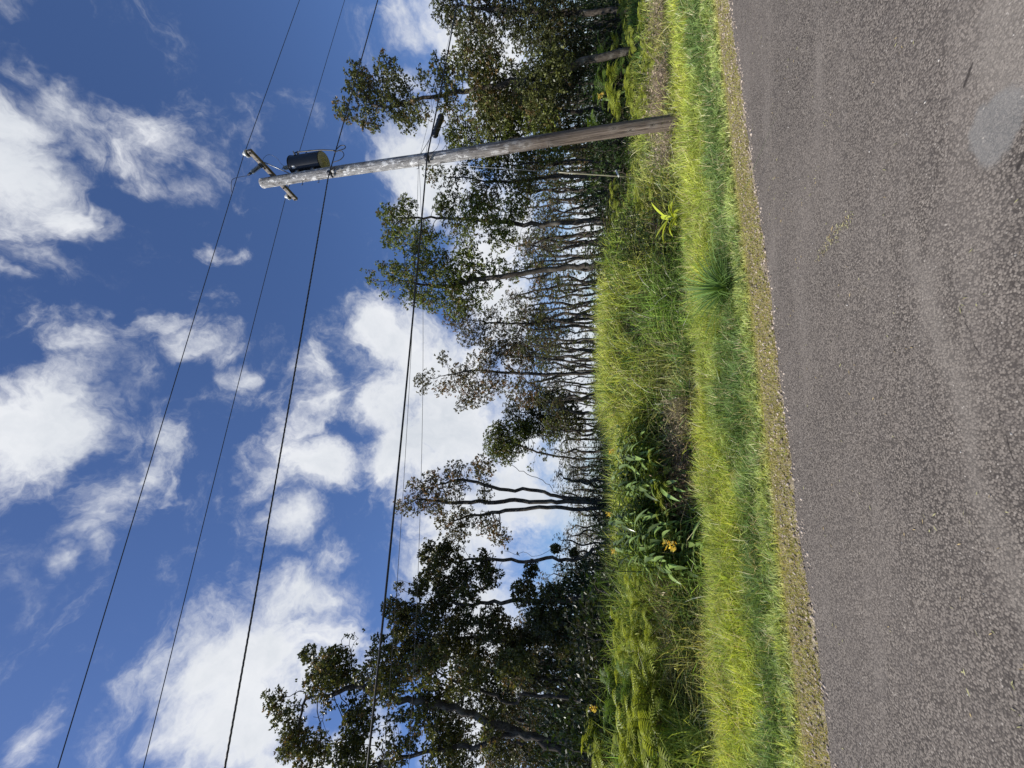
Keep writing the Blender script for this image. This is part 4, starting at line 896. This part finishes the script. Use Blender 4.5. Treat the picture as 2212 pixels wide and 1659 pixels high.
# ------------------------------------------------------------------ ferns
def frond_mesh(seed, col, col2, pairs=19, droop=.6):
    r = np.random.RandomState(seed); mb = MB(); n = 22; t = np.linspace(0, 1, n)
    x_ = t * (1 - .25 * t); z_ = .75 * t - droop * t ** 2.2; y_ = .05 * np.sin(t * 2 + r.rand())
    path = np.stack([x_, y_, z_], -1); mb.tube(path, np.linspace(.010, .003, n), 4, False, (.10, .09, .03))
    for k in range(pairs):
        u = .16 + .82 * k / (pairs - 1); p = np.array([np.interp(u, t, path[:, i]) for i in range(3)]); d = np.array([np.interp(min(1, u + .03), t, path[:, i]) for i in range(3)]) - p
        d = d / (np.linalg.norm(d) + 1e-9) if np.linalg.norm(d) > 1e-6 else np.array((.7, 0, -.7))
        Lp = .24 * math.sin(math.pi * min(1, (u - .02) * .96 + .06)) ** .7 * (.85 + .3 * r.rand()) + .015
        for sg in (-1, 1):
            sd_ = np.array((0, sg, 0)); a = sd_ * .93 + d * .38 + np.array((0, 0, .18 - .1 * r.rand())); a /= np.linalg.norm(a); w = d * .0140 * (.7 + .6 * (Lp / .24))
            q0, q1, q2, q3 = p, p + a * Lp * .35 + z3 * .012, p + a * Lp * .75 - z3 * .01, p + a * Lp + d * Lp * .15 - z3 * Lp * .28
            c = np.asarray(col) * (1 - u) + np.asarray(col2) * u; c = c * (.8 + .4 * r.rand())
            mb.add([q0 - w * .6, q0 + w * .6, q1 - w, q1 + w, q2 - w * .75, q2 + w * .75, q3], [(0, 1, 3, 2), (2, 3, 5, 4)], c)
            mb.add([q2 - w * .75, q2 + w * .75, q3], [(0, 1, 2)], c)
    return mesh_np('frond', np.concatenate(mb.v), [np.concatenate(f) for f in mb.f.values()], M_FERN, np.concatenate(mb.c))
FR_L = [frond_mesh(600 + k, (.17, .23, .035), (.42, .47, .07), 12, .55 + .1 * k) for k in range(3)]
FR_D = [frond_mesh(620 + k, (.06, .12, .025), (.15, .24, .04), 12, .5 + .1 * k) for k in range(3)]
def fern(x, y, size, kind, label, group, seed, nf=9, zup=0.0):
    r = np.random.RandomState(seed); g = ground_h(x, y)
    o = obj('fern', None, None, (x, y, g), label=label, category='fern', group=group)
    FR = FR_L if kind == 'l' else FR_D
    for k in range(nf):
        f = obj('frond', FR[r.randint(3)], o, (0, 0, zup)); el = r.uniform(-.65, .25)
        f.rotation_euler = (r.uniform(-.2, .2), el, k / nf * 6.28 + r.rand() * .6); s_ = size * r.uniform(.75, 1.15); f.scale = (s_, s_, s_)
def fern_patch(pts, kind, label, group, seed, nf=9):
    r = np.random.RandomState(seed)
    for i, (iy, d, top) in enumerate(pts):
        x_, y_ = at_col(iy, d); zt = P(top, iy, y_)[2]; g = ground_h(x_, y_); h = max(.35, zt - g); sz = min(.95, max(.5, h * .7)); fern(x_, y_, sz, kind, label, group, seed + i, nf + 1, max(0, h - sz * .55))
fern_patch([(20, 4.6, 1335), (50, 4.8, 1335), (80, 4.6, 1342), (105, 4.4, 1352), (0, 4.4, 1345), (60, 4.2, 1372), (25, 4.0, 1375), (95, 5.4, 1318)], 'l', 'sunlit yellow fern in the mound at the right edge of the photo', 'sunlit ferns at the right edge', 700)
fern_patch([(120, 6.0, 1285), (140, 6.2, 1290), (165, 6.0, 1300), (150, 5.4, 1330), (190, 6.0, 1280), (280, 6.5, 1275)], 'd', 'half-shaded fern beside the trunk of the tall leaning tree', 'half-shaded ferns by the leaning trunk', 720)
fern_patch([(180, 4.4, 1345), (205, 4.3, 1345), (230, 4.3, 1350), (170, 5.0, 1310), (215, 5.0, 1310), (245, 5.0, 1320)], 'l', 'bright fern beside the orange blossom, right of the pole', 'bright ferns right of the pole', 740)
fern_patch([(430, 4.2, 1400), (445, 4.0, 1412), (420, 3.8, 1425), (455, 3.7, 1425), (440, 5.2, 1345), (425, 5.8, 1310), (460, 5.6, 1315), (395, 5.5, 1350), (470, 5.6, 1335)], 'l', 'pale green fern between the guy wire and the yellow leafy plant', 'pale ferns left of the pole', 760)
fern_patch([(1010, 3.6, 1395), (1030, 3.4, 1405), (1060, 3.4, 1400), (975, 3.7, 1390), (1085, 3.5, 1410), (1120, 3.5, 1420)], 'l', 'bright arching fern at the foot of the dark ginger leaves', 'arching ferns below the ginger', 780, 7)
fern_patch([(1345, 5.0, 1320), (1370, 4.8, 1322), (1395, 5.0, 1325), (1350, 4.2, 1350), (1385, 4.2, 1350), (1420, 4.4, 1355), (1440, 5.0, 1330), (1400, 3.7, 1380), (1350, 3.8, 1375)], 'l', 'light green fern in the clump under the dark left trees', 'light ferns under the left trees', 800)
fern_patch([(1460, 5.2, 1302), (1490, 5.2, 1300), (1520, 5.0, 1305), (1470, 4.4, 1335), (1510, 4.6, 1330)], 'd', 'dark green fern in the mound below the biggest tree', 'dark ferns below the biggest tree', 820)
fern_patch([(1550, 4.4, 1325), (1580, 4.3, 1325), (1610, 4.2, 1325), (1640, 4.2, 1330), (1560, 4.0, 1345), (1620, 3.9, 1350)], 'l', 'pale yellow sunlit fern at the left end of the bank', 'pale sunlit ferns at the left end', 840, 11)
fern_patch([(1600, 6.0, 1262)], 'l', 'single bright fern peak standing in front of the black shade', 'bright fern peak', 860, 14)
fern_patch([(1625, 6.1, 1268)], 'l', 'single bright fern peak standing in front of the black shade', 'bright fern peak', 861, 12)

fern_patch([(150, 3.6, 1388), (180, 3.5, 1398), (210, 3.7, 1385), (235, 3.9, 1372), (125, 3.9, 1380), (260, 4.2, 1360)], 'l', 'bright fern low in the brush at the right foot of the pole', 'low ferns right of the pole', 880, 8)
fern_patch([(1440, 4.0, 1360), (1475, 3.9, 1362), (1505, 3.8, 1365), (1535, 3.6, 1372), (1260, 4.2, 1345), (1290, 4.0, 1352), (1600, 3.5, 1372)], 'l', 'green fern low on the bank among the long grass on the left', 'low ferns on the left bank', 900, 8)

# ------------------------------------------------------------------ ginger
def broad_leaf(mb, p, d, L_, w, droop, col, up=None):
    d = np.asarray(d, float); d /= np.linalg.norm(d); side = np.cross(d, (0, 0, 1.0)); side /= np.linalg.norm(side) + 1e-9; n = 6; V = []
    for k in range(n + 1):
        t = k / n; c = p + d * L_ * t - z3 * droop * L_ * t ** 2; ww = w * math.sin(math.pi * min(.98, t * .9 + .08)) ** .8 * (0.02 if k == n else 1); nrm = np.cross(side, d)
        V += [c - side * ww - nrm * ww * .0 + z3 * ww * .35, c, c + side * ww + z3 * ww * .35]
    Fq = []
    for k in range(n):
        a = 3 * k; Fq += [(a, a + 1, a + 4, a + 3), (a + 1, a + 2, a + 5, a + 4)]
    mb.add(V, [np.array(Fq)], col)
M_GING = attr_leaf('ginger_leaf', .28, .22, (1.3, 1.2, .4), .6)
def ginger_variant(seed, c0=(.11, .18, .05), c1_=(.28, .38, .12)):
    r = np.random.RandomState(seed); a = MB(); b = MB()
    top = np.array((r.randn() * .12, r.randn() * .12, 1.0)); pts = smooth_curve([(0, 0, -.05), top * (.5, .5, .5), top], 6); a.tube(pts, np.linspace(.014, .006, len(pts)), 5, False, (.06, .10, .03))
    az = r.rand() * 6.28
    for k in range(17):
        t = .12 + .88 * k / 16; p = np.array([np.interp(t, np.linspace(0, 1, len(pts)), pts[:, i]) for i in range(3)]); s_ = az + (k % 2) * math.pi + r.randn() * .35
        broad_leaf(b, p, (math.cos(s_), math.sin(s_), r.uniform(.3, 1.0)), r.uniform(.32, .50), r.uniform(.026, .040), r.uniform(.3, .9), np.asarray(c0) * (1 - r.rand()) + np.asarray(c1_) * r.rand())
    f = lambda m_, nme, mat: mesh_np(nme, np.concatenate(m_.v), [np.concatenate(q) for q in m_.f.values()], mat, np.concatenate(m_.c), True)
    return f(a, 'stem', M_FERN), f(b, 'leaves', M_GING)
GV = [ginger_variant(900 + k) for k in range(4)]
def flower_mesh(seed):
    r = np.random.RandomState(seed); mb = MB()
    for k in range(46):
        z = r.uniform(0, .16); a = r.rand() * 6.28; d = np.array((math.cos(a), math.sin(a), r.uniform(.1, .8))); p = np.array((0, 0, z)) + d * .015
        c = np.asarray((.92, .76, .20)) * (.7 + .5 * r.rand()) if r.rand() < .7 else np.asarray((.88, .58, .10))
        L_ = r.uniform(.04, .085); d /= np.linalg.norm(d); s_ = np.cross(d, r.randn(3)); s_ /= np.linalg.norm(s_); w = r.uniform(.008, .016)
        mb.add([p, p + d * L_ * .6 + s_ * w, p + d * L_, p + d * L_ * .6 - s_ * w], [(0, 1, 2, 3)], c)
    return mesh_np('flower_head', np.concatenate(mb.v), [np.concatenate(f) for f in mb.f.values()], M_FERN, np.concatenate(mb.c))
FLW = [flower_mesh(950), flower_mesh(951)]
def ginger(iy, d, top, label, group=None, flower=None, seed=0, fs=1.0):
    r = np.random.RandomState(seed); x_, y_ = at_col(iy, d); g = ground_h(x_, y_); h = max(.5, P(top, iy, y_)[2] - g)
    o = obj('ginger_plant', None, None, (x_, y_, g), label=label, category='ginger plant')
    if group: o['group'] = group
    v = GV[r.randint(4)]; w = r.uniform(.95, 1.2); rz = r.rand() * 6.28
    for me in v:
        q = obj(me.name, me, o); q.scale = (w, w, h * .92); q.rotation_euler = (0, 0, rz)
    if flower:
        q = obj('flower_head', FLW[seed % 2], o, (0, 0, h * .93)); q.scale = (.85 * fs,) * 3
r = np.random.RandomState(91)
for k in range(64):
    iy = r.uniform(925, 1215); top = 1304 + abs(iy - 1060) * .12 + r.uniform(0, 40); d = r.uniform(3.6, 4.8)
    ginger(iy, d, top, 'glossy dark green ginger plant in the thicket below the three-stemmed tree', 'dark ginger plants in the thicket', seed=k)
for k in range(22):
    iy = r.uniform(1010, 1215); ginger(iy, r.uniform(3.3, 3.9), 1355 + r.uniform(0, 40), 'lower ginger plant along the front of the dark thicket', 'front ginger plants', seed=60 + k)
ginger(975, 4.6, 1325, 'ginger plant with a yellow flower head on the right side of the dark thicket', None, True, 201)
ginger(1110, 4.8, 1318, 'ginger plant with an orange-yellow flower at the top centre of the thicket', None, True, 202, .9)
ginger(1190, 4.6, 1330, 'ginger plant with a yellow flower at the left end of the thicket', None, True, 203, .9)
ginger(1165, 2.9, 1468, 'lowest ginger plant, its large pale yellow flower standing in front of the thicket', None, True, 204, 1.5)
ginger(205, 5.2, 1300, 'ginger plant with a vivid orange flower right of the utility pole', None, True, 205, 1.4)
ginger(1535, 5.6, 1285, 'ginger plant with a small orange flower below the biggest tree', None, True, 206, 1.0)

# yellow broad-leaved plant on the bank
def rosette(name, iy, d, n, L0, w, cols, label, seed, category, up=(.2, 1.3)):
    r = np.random.RandomState(seed); x_, y_ = at_col(iy, d, -350); g = ground_h(x_, y_); o = obj(name, None, None, (x_, y_, g), label=label, category=category)
    for k in range(n):
        mb = MB(); a = k * 2.4 + r.rand() * .5; broad_leaf(mb, np.array((0, 0, .22 + .2 * r.rand())), (math.cos(a), math.sin(a), r.uniform(*up)), L0 * r.uniform(.7, 1.15), w * r.uniform(.8, 1.2), r.uniform(.1, .6), np.asarray(cols) * r.uniform(.8, 1.2))
        mb.build('leaf', M_GING, o, True, True)
    mb = MB(); mb.tube([(0, 0, -.05), (0, 0, .42)], .012, 5, True, (.1, .14, .03)); mb.build('stem', M_FERN, o, True, True)
rosette('leafy_plant', 470, 2.55, 15, .48, .050, (.42, .48, .045), 'bright yellow-green broad-leaved plant standing alone at the foot of the bank', 31, 'plant')

# strap-leaved clumps
def clump(name, iy, ix, n, H, W_, col, label, seed, lean=1.0, category='grass clump', vv=None):
    r = np.random.RandomState(seed); q = ray(ix, iy); 
    # walk along the sight line down to the terrain
    for t in np.linspace(.0015, .03, 900):
        p = CAMP + q * t
        if p[2] < ground_h(p[0], p[1]): break
    az = r.rand(n) * 6.28; rad = .10 * np.sqrt(r.rand(n)); g = ground_h(p[0], p[1])
    c = np.asarray(col)[None] * (.55 + .9 * r.rand(n, 1)); o = blades(name, rad * np.cos(az), rad * np.sin(az), np.zeros(n) - .03, H * (.5 + .6 * r.rand(n)), np.full(n, W_), c, lean, 4, seed, mat=M_GING, label=label, category=category)
    o.location = (p[0], p[1], g)
clump('strap_leaf_clump', 622, 1578, 300, .74, .015, (.11, .19, .055), 'dark green fountain-like clump of strap leaves at the edge of the mown grass', 41, 1.3)
clump('grass_clump', 770, 1500, 150, .60, .011, (.10, .19, .05), 'right one of the two tall blue-green grass tufts in the middle of the bank', 42, .9)
clump('grass_clump', 850, 1500, 170, .62, .011, (.10, .19, .05), 'left one of the two tall blue-green grass tufts in the middle of the bank', 43, .9)
clump('grass_clump', 385, 1445, 110, .45, .012, (.05, .13, .03), 'small dark grass tuft between the pole and the yellow leafy plant', 44, .7)
clump('grass_clump', 115, 1395, 130, .55, .012, (.05, .11, .03), 'dark grass tuft in front of the sunlit ferns at the right edge', 45, .9)

# dead brown brush
def brush(iy, ix, n, rad, H, label, seed, col=(.20, .14, .10)):
    r = np.random.RandomState(seed); q = ray(ix, iy)
    for t in np.linspace(.0015, .03, 900):
        p = CAMP + q * t
        if p[2] < ground_h(p[0], p[1]): break
    g = ground_h(p[0], p[1]); mb = MB()
    for k in range(n):
        a = r.rand() * 6.28; rr = rad * math.sqrt(r.rand()); b = np.array((rr * math.cos(a) * 1.6, rr * math.sin(a), r.rand() * H * .3)); d = r.randn(3); d[2] = abs(d[2]) * .7 + .2; d /= np.linalg.norm(d)
        L_ = H * r.uniform(.5, 1.1); bend = r.randn(3) * .35; c = np.asarray(col) * r.uniform(.5, 1.6); pts = [b + d * L_ * t + bend * L_ * t * t for t in (0, .35, .7, 1)]
        mb.tube(pts, [.004, .003, .0025, .001], 3, False, c)
        for j in range(4):
            pp = pts[1 + j % 3]; e_ = r.randn(3); e_ /= np.linalg.norm(e_); s_ = np.cross(e_, r.randn(3)); s_ /= np.linalg.norm(s_); l2 = r.uniform(.03, .09)
            mb.add([pp, pp + e_ * l2 * .5 + s_ * .008, pp + e_ * l2, pp + e_ * l2 * .5 - s_ * .008], [(0, 1, 2, 3)], c * r.uniform(.6, 1.5))
    mb.build('dead_brush', M_DRY, None, False, True, loc=(p[0], p[1], g - .02), label=label, category='dead brush')
brush(1040, 1492, 700, .34, .42, 'patch of dead dark brown brush under the arching ferns', 51, (.30, .20, .13))
brush(925, 1485, 600, .35, .35, 'pale tangle of dead grass right of the ginger thicket', 52, (.36, .29, .18))
brush(215, 1440, 900, .5, .45, 'brown tangle of dead stems right of the foot of the pole', 53, (.40, .31, .23))
brush(325, 1455, 600, .32, .42, 'brown dead brush left of the foot of the pole', 54, (.42, .34, .26))
brush(1340, 1450, 600, .45, .35, 'dry brown brush in front of the light ferns on the left', 55, (.48, .40, .24))
brush(30, 1430, 600, .6, .35, 'pale dead grass tangle at the right edge of the photo', 56, (.36, .29, .2))
brush(500, 1440, 400, .3, .3, 'small patch of dead leaves beside the yellow leafy plant', 57, (.16, .11, .08))

# long reed-like grass rising against the shade on the left
x, y, s, d, dist, r = scatter(9000, -14, -5, 3.4, 6.6, 81, 9.0, .5, 2.5)
k = (x < -.45 * y) & (fbm(s, d, 1.3, 82) > .47); x, y, s, d, dist = [q[k] for q in (x, y, s, d, dist)]
g = lerpc((.12, .22, .05), (.34, .42, .12), r.rand(len(x)))
blades('reed_grass', x, y, ground_h(x, y) - .05, .45 + .75 * r.rand(len(x)) ** 1.5, .013 + 0 * x, g, .7, 4, 8, kind='stuff', label='long arching reed grass at the left end of the bank', category='grass')
